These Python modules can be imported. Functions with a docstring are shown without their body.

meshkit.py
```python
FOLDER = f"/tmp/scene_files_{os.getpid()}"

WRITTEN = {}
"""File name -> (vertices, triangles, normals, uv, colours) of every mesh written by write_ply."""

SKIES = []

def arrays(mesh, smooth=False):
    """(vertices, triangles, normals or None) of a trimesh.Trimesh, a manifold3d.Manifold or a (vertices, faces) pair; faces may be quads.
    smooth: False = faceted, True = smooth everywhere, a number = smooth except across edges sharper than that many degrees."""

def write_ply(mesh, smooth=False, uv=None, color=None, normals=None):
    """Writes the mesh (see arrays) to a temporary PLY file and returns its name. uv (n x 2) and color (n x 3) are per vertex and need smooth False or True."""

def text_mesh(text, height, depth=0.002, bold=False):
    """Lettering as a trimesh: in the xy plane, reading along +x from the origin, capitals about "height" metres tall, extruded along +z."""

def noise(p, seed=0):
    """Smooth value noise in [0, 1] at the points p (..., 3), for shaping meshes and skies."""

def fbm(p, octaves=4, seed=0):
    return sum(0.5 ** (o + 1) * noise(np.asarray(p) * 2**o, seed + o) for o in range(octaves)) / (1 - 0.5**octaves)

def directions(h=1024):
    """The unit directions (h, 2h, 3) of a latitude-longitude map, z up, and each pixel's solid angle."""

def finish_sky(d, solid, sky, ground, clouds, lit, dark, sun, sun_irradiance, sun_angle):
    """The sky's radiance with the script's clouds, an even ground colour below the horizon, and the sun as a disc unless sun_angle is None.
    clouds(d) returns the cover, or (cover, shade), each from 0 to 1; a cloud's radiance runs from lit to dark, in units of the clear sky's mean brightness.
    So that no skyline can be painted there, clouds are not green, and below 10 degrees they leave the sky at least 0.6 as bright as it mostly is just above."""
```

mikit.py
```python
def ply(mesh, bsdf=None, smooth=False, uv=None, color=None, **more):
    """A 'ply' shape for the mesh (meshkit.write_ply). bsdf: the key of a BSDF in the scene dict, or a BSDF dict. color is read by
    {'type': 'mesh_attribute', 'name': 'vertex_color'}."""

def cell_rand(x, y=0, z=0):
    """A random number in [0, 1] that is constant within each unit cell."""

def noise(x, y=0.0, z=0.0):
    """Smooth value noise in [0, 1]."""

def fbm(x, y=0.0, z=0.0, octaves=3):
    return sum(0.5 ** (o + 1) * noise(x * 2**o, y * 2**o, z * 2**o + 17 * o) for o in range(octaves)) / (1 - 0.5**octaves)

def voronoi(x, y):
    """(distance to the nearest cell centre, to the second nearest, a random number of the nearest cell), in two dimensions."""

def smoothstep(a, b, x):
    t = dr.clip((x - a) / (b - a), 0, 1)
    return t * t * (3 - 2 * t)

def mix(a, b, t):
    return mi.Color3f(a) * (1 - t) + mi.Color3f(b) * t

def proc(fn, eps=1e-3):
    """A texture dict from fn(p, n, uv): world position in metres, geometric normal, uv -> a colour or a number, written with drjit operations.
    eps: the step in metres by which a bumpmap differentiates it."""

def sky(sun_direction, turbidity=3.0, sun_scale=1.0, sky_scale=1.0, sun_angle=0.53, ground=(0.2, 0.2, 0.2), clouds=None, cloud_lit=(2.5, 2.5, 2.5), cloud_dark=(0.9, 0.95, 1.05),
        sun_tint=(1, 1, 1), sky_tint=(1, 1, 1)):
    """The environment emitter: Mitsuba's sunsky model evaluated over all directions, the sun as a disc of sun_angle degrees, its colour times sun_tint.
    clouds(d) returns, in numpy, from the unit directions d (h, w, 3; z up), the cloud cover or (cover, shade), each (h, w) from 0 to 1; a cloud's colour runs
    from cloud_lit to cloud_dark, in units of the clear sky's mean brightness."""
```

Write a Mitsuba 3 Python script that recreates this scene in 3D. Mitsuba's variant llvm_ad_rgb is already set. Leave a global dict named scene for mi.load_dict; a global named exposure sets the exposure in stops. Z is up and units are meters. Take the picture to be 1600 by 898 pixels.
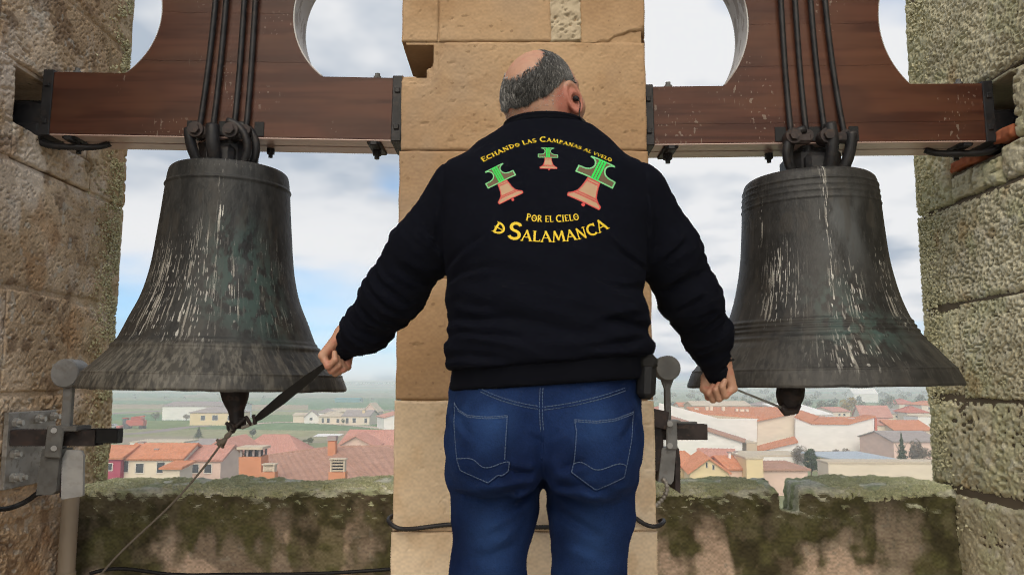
import math, random
import numpy as np, trimesh, manifold3d as m3, shapely, shapely.ops
import drjit as dr, mitsuba as mi, mikit, meshkit
from shapely.geometry import Polygon, LineString, Point, MultiPolygon, box as sbox
from scipy.interpolate import RegularGridInterpolator, PchipInterpolator
from mikit import noise, fbm, voronoi, cell_rand, smoothstep, mix

T = mi.ScalarTransform4f
scene, labels = {}, {}
rng = np.random.default_rng(7)
random.seed(7)

# ------------------------------------------------------------------ camera, sky, exposure
PITCH = math.radians(6.65)
CP, SP = math.cos(PITCH), math.sin(PITCH)
FPX = 1277.0                     # focal length in pixels of the 1600 px wide photograph
H = 15.0                         # the camera stands 15 m above the plain
scene['camera'] = {'type': 'perspective', 'fov': math.degrees(2 * math.atan(800 / FPX)), 'fov_axis': 'x', 'near_clip': 0.05, 'far_clip': 40000.0,
                   'to_world': T().look_at(origin=[0, 0, 0], target=[0, CP, SP], up=[0, 0, 1]), 'medium': {'type': 'ref', 'id': 'air'}}
exposure = 2.2


def clouds(d):
    x, y, z = d[..., 0], d[..., 1], np.maximum(d[..., 2], 0)
    az, el = np.degrees(np.arctan2(x, y)), np.degrees(np.arcsin(z))
    q = np.stack([x / (z + 0.16), y / (z + 0.16), 0 * z], -1)
    n = meshkit.fbm(q * 1.6 + 3.1, 5, 11)
    n2 = meshkit.fbm(q * 0.8 + 9.7, 5, 5)
    n3 = meshkit.fbm(q * 3.6 + 1.3, 5, 21)
    cover = np.clip((n - 0.22) / 0.22, 0, 1) * 0.2 + 0.8
    cover = np.minimum(cover, 1 - 0.65 * np.clip((0.47 - n) / 0.12, 0, 1))
    left = 1 / (1 + np.exp((az + 5) / 2.5)) / (1 + np.exp(-(az + 60) / 5))
    edge = 7.7 + (n3 - 0.5) * 3.2 + (n - 0.5) * 2.5                       # the clear strip low over the plain ends in a soft cloud edge
    strip_ = left / (1 + np.exp((el - edge) / 0.32))
    cover = cover * (1 - 0.92 * strip_ * np.clip(0.75 + (n3 - 0.5) * 0.8, 0, 1))
    cover = np.maximum(cover, 0.75 * np.exp(-(el / 2.3) ** 2))
    shade = np.clip((n2 - 0.47) * 4.0 + (n3 - 0.5) * 4.2 + 0.58, 0, 1)
    lit = left * np.exp(-((el - 10.2 - (n3 - 0.5) * 3) / 2.0) ** 2)
    dark = np.exp(-((az + 17) / 13) ** 2 - ((el - 14.6 - (n3 - 0.5) * 3) / 2.4) ** 2)
    return cover, np.clip(shade * (1 - 0.85 * lit) + 0.5 * dark, 0, 1)


scene['sky'] = mikit.sky((-0.10, -0.74, 0.62), turbidity=3, sun_scale=0.5, sky_scale=1.0, sun_angle=55, sun_tint=(0.93, 1.0, 1.10), clouds=clouds,
                         sky_tint=(0.82, 0.93, 1.0), cloud_lit=(2.28, 2.30, 2.33), cloud_dark=(1.24, 1.42, 1.65), ground=(0.2, 0.2, 0.18))


# ------------------------------------------------------------------ helpers
def tag(key, label=None, cat=None, group=None, kind=None):
    labels[key] = {k: v for k, v in (('label', label), ('category', cat), ('group', group), ('kind', kind)) if v}
    return key


used = set()


def numbered(name):
    k, i = name, 0
    while k in used:
        i += 1
        k = f'{name}_{i:03d}'
    used.add(k)
    return k


def obj(name, mesh, bsdf, parent=None, smooth=False, uv=None, color=None, kind=None, label=None):
    key = numbered(f'{parent}__{name}' if parent else name)
    if isinstance(mesh, list):
        mesh = cat(mesh)
    scene[key] = mikit.ply(mesh, bsdf, smooth=smooth, uv=uv, color=color)
    if kind or label:
        tag(key, label=label, kind=kind)
    return key


def thing(name, label, cat_, group=None):
    return tag(numbered(name), label, cat_, group)


def cat(ms):
    return trimesh.util.concatenate([m for m in ms if m is not None and len(m.faces)])


def P(px, py, Y):
    """The point at depth Y that the photograph shows at (px, py): used to measure sizes and positions."""
    a, b = (px - 800) / FPX, (449 - py) / FPX
    d = np.array([a, CP - b * SP, SP + b * CP])
    return d / d[1] * Y


def zt(py, Y):
    return P(800, py, Y)[2]


def xt(px, py, Y):
    return P(px, py, Y)[0]


def G(px, py):
    a, b = (px - 800) / FPX, (449 - py) / FPX
    d = np.array([a, CP - b * SP, SP + b * CP])
    return d * (-H / d[2])


def box(lo, hi, r=0.0, R=None, at=None):
    lo, hi = np.minimum(lo, hi).astype(float), np.maximum(lo, hi).astype(float)
    if r > 0:
        r = min(r, 0.49 * (hi - lo).min())
        m = m3.Manifold.batch_hull([m3.Manifold.cube(list(hi - lo - 2 * r * np.array(e))).translate(list(lo + r * np.array(e))) for e in ((1, 1, 0), (1, 0, 1), (0, 1, 1))])
        mm = m.to_mesh()
        m = trimesh.Trimesh(mm.vert_properties[:, :3], mm.tri_verts, process=False)
    else:
        m = trimesh.creation.box(extents=hi - lo)
        m.apply_translation((lo + hi) / 2)
    if R is not None:
        m.apply_transform(R)
    if at is not None:
        m.apply_translation(at)
    return m


def rot(axis, deg, at=(0, 0, 0)):
    return trimesh.transformations.rotation_matrix(math.radians(deg), axis, at)


def cyl(p0, p1, r, n=16, r1=None):
    p0, p1 = np.asarray(p0, float), np.asarray(p1, float)
    return tube([p0, p1], [r, r if r1 is None else r1], n)


def tube(pts, rad, n=10, caps=True, flat=None):
    """A swept tube; flat=(axis, factor) squeezes it along an axis."""
    p = np.asarray(pts, float)
    rad = np.broadcast_to(rad, (len(p),)).astype(float)
    t = np.gradient(p, axis=0)
    t /= np.linalg.norm(t, axis=1, keepdims=True) + 1e-12
    ref = np.array([0.13, 0.21, 0.97]) if abs(t[0] @ np.array([0.13, 0.21, 0.97])) < 0.9 else np.array([1.0, 0.1, 0])
    A = []
    a = np.cross(t[0], ref)
    for k in range(len(p)):
        a = a - (a @ t[k]) * t[k]
        a /= np.linalg.norm(a) + 1e-12
        A.append(a.copy())
    A = np.array(A)
    B = np.cross(t, A)
    ang = np.arange(n) * 2 * np.pi / n
    v = p[:, None] + rad[:, None, None] * (np.cos(ang)[None, :, None] * A[:, None] + np.sin(ang)[None, :, None] * B[:, None])
    i, j = np.meshgrid(np.arange(len(p) - 1), np.arange(n), indexing='ij')
    q = np.stack([i * n + j, i * n + (j + 1) % n, (i + 1) * n + (j + 1) % n, (i + 1) * n + j], -1).reshape(-1, 4)
    f = np.vstack([q[:, [0, 1, 2]], q[:, [0, 2, 3]]])
    v = v.reshape(-1, 3)
    if caps:
        c0, c1 = len(v), len(v) + 1
        v = np.vstack([v, p[0], p[-1]])
        j = np.arange(n)
        e = (len(p) - 1) * n
        f = np.vstack([f, np.stack([j * 0 + c0, (j + 1) % n, j], 1), np.stack([j * 0 + c1, e + j, e + (j + 1) % n], 1)])
    return trimesh.Trimesh(v, f, process=False)


def spline(pts, n=40):
    from scipy.interpolate import CubicSpline
    p = np.asarray(pts, float)
    s = np.r_[0, np.cumsum(np.linalg.norm(np.diff(p, axis=0), axis=1))]
    return CubicSpline(s, p)(np.linspace(0, s[-1], n))


def revolve(rz, n=96):
    rz = np.asarray(rz, float)
    ang = np.arange(n + 1) * 2 * np.pi / n
    v = np.stack([rz[:, 0][:, None] * np.cos(ang), rz[:, 0][:, None] * np.sin(ang), np.repeat(rz[:, 1][:, None], n + 1, 1)], -1)
    s = np.r_[0, np.cumsum(np.linalg.norm(np.diff(rz, axis=0), axis=1))]
    uv = np.stack([np.repeat(ang[None], len(rz), 0), np.repeat(s[:, None], n + 1, 1)], -1).reshape(-1, 2)
    i, j = np.meshgrid(np.arange(len(rz) - 1), np.arange(n), indexing='ij')
    w = n + 1
    q = np.stack([i * w + j, i * w + j + 1, (i + 1) * w + j + 1, (i + 1) * w + j], -1).reshape(-1, 4)
    return trimesh.Trimesh(v.reshape(-1, 3), np.vstack([q[:, [0, 1, 2]], q[:, [0, 2, 3]]]), process=False), uv


def extrude(poly, depth):
    """A shapely polygon extruded along +z."""
    gs = [g for g in getattr(poly, 'geoms', [poly]) if g.geom_type == 'Polygon' and g.area > 1e-9]
    return cat([trimesh.creation.extrude_polygon(g, depth, engine='earcut') for g in gs])


def xz(m, y=0.0):
    """From the xy plane (extruded along +z) to the xz plane, the extrusion running along +y from y."""
    v = np.array(m.vertices)
    return trimesh.Trimesh(np.stack([v[:, 0], y + v[:, 2], v[:, 1]], 1), np.array(m.faces)[:, ::-1], process=False)


def nz(p, f, seed=0, o=3):
    return meshkit.fbm(np.asarray(p) * f, o, seed)


def surface_nets(f, lo, hi, h):
    lo, hi = np.asarray(lo, float), np.asarray(hi, float)
    n = np.ceil((hi - lo) / h).astype(int) + 1
    ax = [lo[k] + h * np.arange(n[k]) for k in range(3)]
    val = np.empty(n, np.float32)
    yz = np.stack(np.meshgrid(ax[1], ax[2], indexing='ij'), -1).reshape(-1, 2)
    step = max(1, 400000 // len(yz))
    for a in range(0, n[0], step):
        xs = ax[0][a:a + step]
        p = np.concatenate([np.repeat(xs, len(yz))[:, None], np.tile(yz, (len(xs), 1))], 1)
        val[a:a + step] = f(p).reshape(len(xs), n[1], n[2])
    s = val < 0
    idx = -np.ones(n - 1, int)
    c = np.zeros(n - 1, int)
    for o in np.ndindex(2, 2, 2):
        c += s[o[0]:n[0] - 1 + o[0], o[1]:n[1] - 1 + o[1], o[2]:n[2] - 1 + o[2]]
    cells = np.argwhere((c > 0) & (c < 8))
    idx[tuple(cells.T)] = np.arange(len(cells))
    acc, cnt = np.zeros((len(cells), 3)), np.zeros(len(cells))
    cor = list(np.ndindex(2, 2, 2))
    for o in cor:
        for k in range(3):
            if o[k] == 0:
                o2 = list(o); o2[k] = 1
                a = val[tuple((cells + o).T)]
                b = val[tuple((cells + o2).T)]
                on = (a < 0) != (b < 0)
                t = np.where(on, a / np.where(on, a - b, 1), 0)
                pt = np.array(o, float)[None] + 0 * acc
                pt[:, k] += t
                acc += np.where(on[:, None], pt, 0)
                cnt += on
    v = lo + (cells + acc / cnt[:, None]) * h
    F = []
    for k in range(3):
        u, w = (k + 1) % 3, (k + 2) % 3
        a = s
        sl0, sl1 = [slice(1, -1)] * 3, [slice(1, -1)] * 3
        sl0[k], sl1[k] = slice(0, n[k] - 1), slice(1, n[k])
        A, B = s[tuple(sl0)], s[tuple(sl1)]
        e = np.argwhere(A != B)
        flip = A[tuple(e.T)]
        e = e + 1
        e[:, k] -= 1
        q = []
        for du, dw in ((-1, -1), (0, -1), (0, 0), (-1, 0)):
            g = e.copy()
            g[:, u] += du
            g[:, w] += dw
            q.append(idx[tuple(g.T)])
        q = np.stack(q, 1)
        q = np.where(flip[:, None], q, q[:, ::-1])
        F.append(q)
    q = np.vstack(F)
    q = q[(q >= 0).all(1)]
    return trimesh.Trimesh(v, np.vstack([q[:, [0, 1, 2]], q[:, [0, 2, 3]]]), process=False)


def smin(a, b, k):
    h = np.clip(0.5 + 0.5 * (b - a) / k, 0, 1)
    return b * (1 - h) + a * h - k * h * (1 - h)


def cone(p, a, b, ra, rb):
    a, b = np.asarray(a, float), np.asarray(b, float)
    d = b - a
    t = np.clip(((p - a) @ d) / (d @ d), 0, 1)
    return np.linalg.norm(p - a - t[:, None] * d, axis=1) - (ra + (rb - ra) * t)


def ell(p, c, r, R=None):
    q = p - np.asarray(c, float)
    if R is not None:
        q = q @ R            # columns of R: the ellipsoid's axes
    r = np.asarray(r, float)
    k0 = np.linalg.norm(q / r, axis=1)
    k1 = np.linalg.norm(q / (r * r), axis=1)
    return k0 * (k0 - 1) / np.maximum(k1, 1e-9)


def chain(p, pts, k=0.0):
    """Joined round cones through (point, radius) pairs."""
    d = None
    for (a, ra), (b, rb) in zip(pts[:-1], pts[1:]):
        c = cone(p, a, b, ra, rb)
        d = c if d is None else (smin(d, c, k) if k else np.minimum(d, c))
    return d


def smoothed(m, it=6):
    trimesh.smoothing.filter_taubin(m, lamb=0.5, nu=0.53, iterations=it)
    return m


def displaced(m, fn):
    v = np.array(m.vertices)
    n = meshkit.arrays(m, True)[2]
    return trimesh.Trimesh(v + n * np.asarray(fn(v, n))[:, None], m.faces, process=False)
# ------------------------------------------------------------------ materials
def rgb(*c):
    return {'type': 'rgb', 'value': list(c)}


def two(d):
    return {'type': 'twosided', 'bsdf': d}


def plain(key, c, rough=0.6, spec=0.5, metallic=0.0):
    scene[key] = two({'type': 'principled', 'base_color': c if isinstance(c, dict) else rgb(*c), 'roughness': rough, 'specular': spec, 'metallic': metallic})
    return key


def diffuse(key, c):
    scene[key] = two({'type': 'diffuse', 'reflectance': c if isinstance(c, dict) else rgb(*c)})
    return key


def bumped(key, inner, fn, scale, eps=1e-3):
    scene[key] = two({'type': 'bumpmap', 'arbitrary': mikit.proc(fn, eps), 'scale': scale, 'bsdf': inner})
    return key


def C(r, g, b):
    return mi.Color3f(r, g, b)


def stone_gold(p, n, uv):
    a = fbm(p.x * 3.1, p.y * 3.1, p.z * 3.1, 4)
    b = fbm(p.x * 14 + 5, p.y * 14, p.z * 17, 4)
    g = noise(p.x * 160, p.y * 160, p.z * 160)
    s = smoothstep(0.5, 0.75, fbm(p.x * 5 + 9, p.y * 5, p.z * 2.2 + 3, 4))
    c = mix(C(.335, .214, .122), C(.425, .290, .174), smoothstep(.3, .7, a))
    c = mix(c, C(.335, .21, .115), smoothstep(.5, .72, b) * .5)
    c = mix(c, C(.28, .215, .16), s * .5)
    hole = smoothstep(.85, .90, noise(p.x * 62, p.y * 62, p.z * 62))
    c = mix(c, C(.2, .13, .07), hole * .6)
    return c * (0.90 + 0.2 * g)


def stone_pale_lit(p, n, uv):  # creamier lower blocks, with the stronger light low on the pillar painted in
    a = fbm(p.x * 4.1 + 3, p.y * 3.1, p.z * 3.1, 4)
    b = fbm(p.x * 15 + 5, p.y * 14, p.z * 10, 4)
    c = mix(C(.56, .435, .30), C(.68, .555, .41), smoothstep(.3, .7, a))
    c = mix(c, C(.52, .375, .235), smoothstep(.5, .72, b) * .6)
    c = mix(c, C(.40, .32, .24), smoothstep(.60, .72, fbm(p.x * 6 + 1, p.y * 6, p.z * 2.5, 4)) * .5)
    return c * (0.90 + 0.2 * noise(p.x * 160, p.y * 160, p.z * 160))


def stone_brown(p, n, uv):
    a = fbm(p.y * 4.2 + 1, p.z * 4.2, p.x * 4, 4)
    b = fbm(p.y * 17, p.z * 17, p.x * 17, 4)
    g = noise(p.x * 190, p.y * 190, p.z * 190)
    c = mix(C(.46, .325, .205), C(.64, .485, .335), smoothstep(.35, .68, a))
    c = mix(c, C(.66, .56, .46), smoothstep(.5, .72, fbm(p.y * 9 + 4, p.z * 6, 3, 4)) * .62)
    c = mix(c, C(.16, .095, .06), smoothstep(.54, .70, b) * .6)
    c = mix(c, C(.21, .20, .155), smoothstep(.48, .62, fbm(p.y * 3 + 11, p.z * 2.2, 6, 4)) * smoothstep(.75, 1.1, p.z) * .8)
    c = mix(c, C(.52, .49, .42), smoothstep(.80, .86, noise(p.y * 38, p.z * 38, 8)) * .45)
    c = mix(c, C(.74, .63, .52), smoothstep(.42, .60, fbm(p.y * 7 + 2, p.z * 6, 9, 4)) * smoothstep(.40, .62, p.z) * smoothstep(1.02, .90, p.z) * smoothstep(2.86, 2.74, p.y) * .8)
    c = mix(c, C(.42, .24, .12), smoothstep(.58, .72, fbm(p.y * 6 + 8, p.z * 6, 12, 4)) * .55)
    moss = smoothstep(2.68, 2.98, p.y + (a - .5) * .35) * smoothstep(.3, .6, b)
    c = mix(c, C(.44, .33, .18), moss * .6)
    return c * (0.8 + 0.4 * g)


def stone_khaki(p, n, uv):
    a = fbm(p.y * 4.4 + 7, p.z * 4.4, p.x * 4, 4)
    b = fbm(p.y * 21, p.z * 21, p.x * 17, 4)
    g = noise(p.x * 150, p.y * 150, p.z * 150)
    c = mix(C(.50, .455, .315), C(.68, .625, .45), smoothstep(.35, .66, a))
    c = mix(c, C(.50, .495, .31), smoothstep(.5, .68, fbm(p.y * 8, p.z * 8, 2, 4)) * .65)
    c = mix(c, C(.68, .645, .54), smoothstep(.55, .7, b) * .5)
    c = mix(c, C(.44, .31, .16), smoothstep(.66, .78, fbm(p.y * 6 + 3, p.z * 6, 5, 3)) * .6)
    moss = smoothstep(2.72, 2.96, p.y + (a - .5) * .35)
    c = mix(c, C(.56, .54, .34), moss * .7)
    return c * (0.8 + 0.4 * g)


def parapet_col(p, n, uv):
    a = fbm(p.x * 3.3, p.z * 2.2, p.y * 3, 4)
    b = fbm(p.x * 13, p.z * 11, p.y * 13, 4)
    g = noise(p.x * 150, p.y * 150, p.z * 150)
    c = mix(C(.26, .205, .155), C(.38, .31, .245), smoothstep(.35, .65, a))
    # pale patches of old render low down
    low = smoothstep(-.44, -.60, p.z + (a - .5) * .45 + (b - .5) * .1)
    patch = smoothstep(.50, .535, fbm(p.x * 3.6 + 2.2, p.z * 3.0 + 1, 4, 4)) * low
    c = mix(c, mix(C(.52, .38, .29), C(.60, .47, .37), b), patch * .9)
    c = mix(c, C(.11, .07, .048), smoothstep(.6, .74, b) * .5)
    c = mix(c, C(.30, .28, .24), smoothstep(.82, .88, noise(p.x * 55, p.z * 55, 3)) * .4)
    # moss running down from the top in streaks
    st = fbm(p.x * 4.6 + 11, p.z * .7, 1.5, 4)
    edge = -.395 - smoothstep(.36, .64, st + (b - .5) * .26) * .42
    m = smoothstep(edge - .16, edge + .05, p.z + (b - .5) * .12 + (a - .5) * .12)
    c = mix(c, mix(C(.050, .045, .024), C(.105, .102, .045), smoothstep(.35, .65, b)), m * (.80 + .17 * smoothstep(.35, .6, fbm(p.x * 24, p.z * 24, 2, 3))))
    top = smoothstep(.2, .6, n.z) * smoothstep(-.47, -.41, p.z + (b - .5) * .04)
    c = mix(c, mix(C(.46, .49, .30), C(.72, .71, .58), smoothstep(.4, .62, b)), dr.maximum(top, smoothstep(.5, .8, dr.abs(n.x)) * smoothstep(-.5, -.42, p.z)) * .95)
    c = c * (.84 + .32 * fbm(p.x * 42, p.y * 42, p.z * 42, 3))
    return c * (0.72 + 0.56 * g)


def wood_col(p, n, uv):
    s = cell_rand(dr.floor(p.x * .9 + 20.3), 2, 3)
    grain = fbm(p.x * 2.6, p.z * 52, p.y * 40, 4)
    fig = fbm(p.x * 4, p.z * 15, 2, 4)
    c = mix(C(.050, .0165, .0095), C(.086, .031, .0175), smoothstep(.25, .75, grain))
    c = mix(c, C(.100, .041, .021), smoothstep(.50, .72, fig) * .5)
    c = mix(c, C(.045, .019, .013), smoothstep(.55, .72, fbm(p.x * 3 + 4, p.z * 9, 7, 3)) * .5)
    c = mix(c, C(.45, .40, .34), smoothstep(.86, .90, noise(p.x * 190, p.z * 95, 2)) * smoothstep(.66, .8, noise(p.x * 9, p.z * 9, 5)) * .25)
    return c * (.85 + .3 * fbm(p.x * 1.6, p.z * 5, 9, 3))


def bronze(face, base0, base1, clusters, verdigris, pale, crust_amt):
    """Old bell bronze: uv.x is the angle round the bell, uv.y the height along its profile from the lip; clusters of droppings and patches of patina lie
    at angles measured from face: (angle, half width, height from, height to, strength)."""
    def f(p, n, uv):
        u, v = uv.x, uv.y
        du = u - face
        a = fbm(u * 5 + face, v * 11, 1, 4)
        b = fbm(u * 15 + face, v * 40, 7, 4)
        wob = (fbm(u * 9, v * 9, 3, 3) - .5) * .10
        st = fbm((u + wob * .25) * 64 + face, v * 7.5, 2, 4)
        br = fbm(u * 24 + face, v * 30, 4, 3)
        fine = noise(u * 105 + face, v * 46, 6)
        c = mix(C(*base0), C(*base1), smoothstep(.3, .7, a * .6 + b * .4))
        c = mix(c, C(.018, .017, .016), smoothstep(.5, .7, fbm(u * 17 + 3, v * 6.0, 5, 4)) * .35)
        dens = mi.Float(.02)
        for (d0, w, v0, v1, s_) in clusters:
            k = dr.exp(-dr.square((du + wob - d0) / w)) * smoothstep(v0 - .05, v0 + .03, v) * smoothstep(v1 + .08, v1 - .05, v)
            dens = dr.maximum(dens, k * s_)
        run = smoothstep(.68 - .14 * dens, .73 - .14 * dens, st) * smoothstep(.40, .58, br) * dr.minimum(1, dens * 1.4)
        c = mix(c, C(.40, .38, .34), run * .85)
        c = mix(c, C(.60, .58, .54), smoothstep(.87 - .10 * dens, .91 - .10 * dens, fine) * dr.minimum(1, dens * 1.5) * .8)
        for (d0, w, v0, v1, s_) in verdigris:
            k = dr.exp(-dr.square((du - d0) / w)) * smoothstep(v0 - .08, v0 + .06, v) * smoothstep(v1 + .10, v1 - .06, v)
            c = mix(c, C(.042, .075, .068), k * s_ * smoothstep(.35, .62, b))
        for (d0, w, v0, v1, s_) in pale:
            k = dr.exp(-dr.square(dr.square((du - d0) / w))) * smoothstep(v0 - .08, v0 + .06, v) * smoothstep(v1 + .08, v1 - .06, v)
            c = mix(c, C(.075, .081, .085), k * s_ * smoothstep(.2, .6, a))
        cr = smoothstep(.185, .15, v) * (.45 * smoothstep(.7, -.3, du) + .55 * smoothstep(.46, .62, fbm((u + wob * .2) * 26 + face, v * 13, 8, 4) + .12 * smoothstep(.6, -.5, du)))
        c = mix(c, mix(C(.080, .074, .062), C(.20, .185, .155), smoothstep(.3, .7, fbm(u * 60, v * 60, 2, 3))), cr * crust_amt)
        return mix(c, C(.050, .043, .035), smoothstep(.60, .74, fbm(u * 7 + 1, v * 13, 6, 3)) * .35)
    return f


def bronze_rough(p, n, uv):
    return .38 + .3 * fbm(uv.x * 9, uv.y * 12, 1, 3)


def bump_metal(p, n, uv):
    return fbm(uv.x * 40, uv.y * 130, 3, 3)


def metal_wear(c0, c1, rust, amt):
    def f(p, n, uv):
        a = fbm(p.x * 22, p.y * 22, p.z * 22, 4)
        b = fbm(p.x * 70 + 4, p.y * 70, p.z * 70, 3)
        c = mix(C(*c0), C(*c1), smoothstep(.3, .7, a))
        return mix(c, C(*rust), smoothstep(.54, .7, b) * amt)
    return f


bumped('m_stone_gold', {'type': 'diffuse', 'reflectance': mikit.proc(stone_gold)}, lambda p, n, uv: fbm(p.x * 130, p.y * 130, p.z * 130, 3), .0022)
bumped('m_stone_pale_lit', {'type': 'diffuse', 'reflectance': mikit.proc(stone_pale_lit)}, lambda p, n, uv: fbm(p.x * 130, p.y * 130, p.z * 130, 3), .0022)
bumped('m_stone_brown', {'type': 'diffuse', 'reflectance': mikit.proc(stone_brown)}, lambda p, n, uv: fbm(p.x * 120, p.y * 120, p.z * 120, 3), .003)
bumped('m_stone_khaki', {'type': 'diffuse', 'reflectance': mikit.proc(stone_khaki)}, lambda p, n, uv: fbm(p.x * 110, p.y * 110, p.z * 110, 3), .0032)
bumped('m_parapet', {'type': 'diffuse', 'reflectance': mikit.proc(parapet_col)}, lambda p, n, uv: fbm(p.x * 90, p.y * 90, p.z * 90, 4) + 1.2 * fbm(p.x * 28, p.y * 28, p.z * 28, 3), .0055)
diffuse('m_mortar', mikit.proc(lambda p, n, uv: mix(C(.36, .29, .20), C(.50, .42, .30), fbm(p.x * 40, p.y * 40, p.z * 40, 3))))
diffuse('m_mortar_dark', (.15, .12, .085))
diffuse('m_brick', mikit.proc(lambda p, n, uv: mix(C(.36, .105, .052), C(.46, .17, .09), fbm(p.x * 30, p.y * 30, p.z * 30, 3))))
scene['m_wood'] = two({'type': 'principled', 'base_color': mikit.proc(wood_col), 'roughness': .38, 'specular': .2})
scene['m_wood_lit_underside'] = two({'type': 'principled', 'base_color': mikit.proc(lambda p, n, uv: mix(C(.42, .285, .245), C(.53, .385, .34), fbm(p.x * 3, p.y * 60, p.z * 60, 4))), 'roughness': .28, 'specular': .6})  # yoke wood paled and pinked: the light reflected under the beams, as colour
plain('m_pale_edge', mikit.proc(lambda p, n, uv: mix(C(.42, .41, .40), C(.26, .23, .21), smoothstep(.5, .62, fbm(p.x * 8, p.y * 40, p.z * 14, 4)))), .5)
scene['m_bronze_l'] = two({'type': 'bumpmap', 'arbitrary': mikit.proc(bump_metal), 'scale': .0009, 'bsdf': {'type': 'principled', 'base_color': mikit.proc(bronze(5.058, (.014, .0148, .0155), (.034, .0342, .034),
    ((-.85, .35, .20, .46, .75), (-.35, .26, .18, .50, .6), (-.10, .035, .30, .66, .9), (.12, .05, .24, .46, .7), (.55, .35, .22, .48, .28), (-.1, .5, .74, .95, .45)), ((.15, .35, .24, .52, .8), (.5, .3, .20, .42, .6)), ((.22, .12, .40, .52, .6),), .55)), 'roughness': .55, 'specular': .35, 'metallic': .05}})
scene['m_bronze_r'] = two({'type': 'bumpmap', 'arbitrary': mikit.proc(bump_metal), 'scale': .0008, 'bsdf': {'type': 'principled', 'base_color': mikit.proc(bronze(4.353, (.013, .0129, .0127), (.030, .0290, .0280),
    ((-.38, .20, .24, .44, .8), (.20, .05, .24, .95, 1.0), (.42, .15, .22, .40, .6), (1.0, .16, .22, .44, .55), (.30, .28, .07, .18, .6), (-.05, .35, .74, .95, .6), (-.75, .05, .5, .62, .5)), ((.45, .35, .15, .22, 1.1), (.2, .3, .24, .34, .5)), ((.42, .30, .42, .62, .8),), .15)), 'roughness': .52, 'specular': .38, 'metallic': .05}})
plain('m_bronze_in', (.035, .028, .024), .6)
plain('m_iron', mikit.proc(metal_wear((.010, .0095, .011), (.022, .021, .023), (.032, .023, .019), .5)), .5, .35, .1)
plain('m_iron_rust', mikit.proc(metal_wear((.018, .014, .014), (.042, .031, .030), (.065, .04, .03), .6)), .6, .35, .1)
plain('m_grey_paint', mikit.proc(metal_wear((.13, .13, .13), (.19, .19, .19), (.10, .08, .065), .35)), .5)
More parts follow.
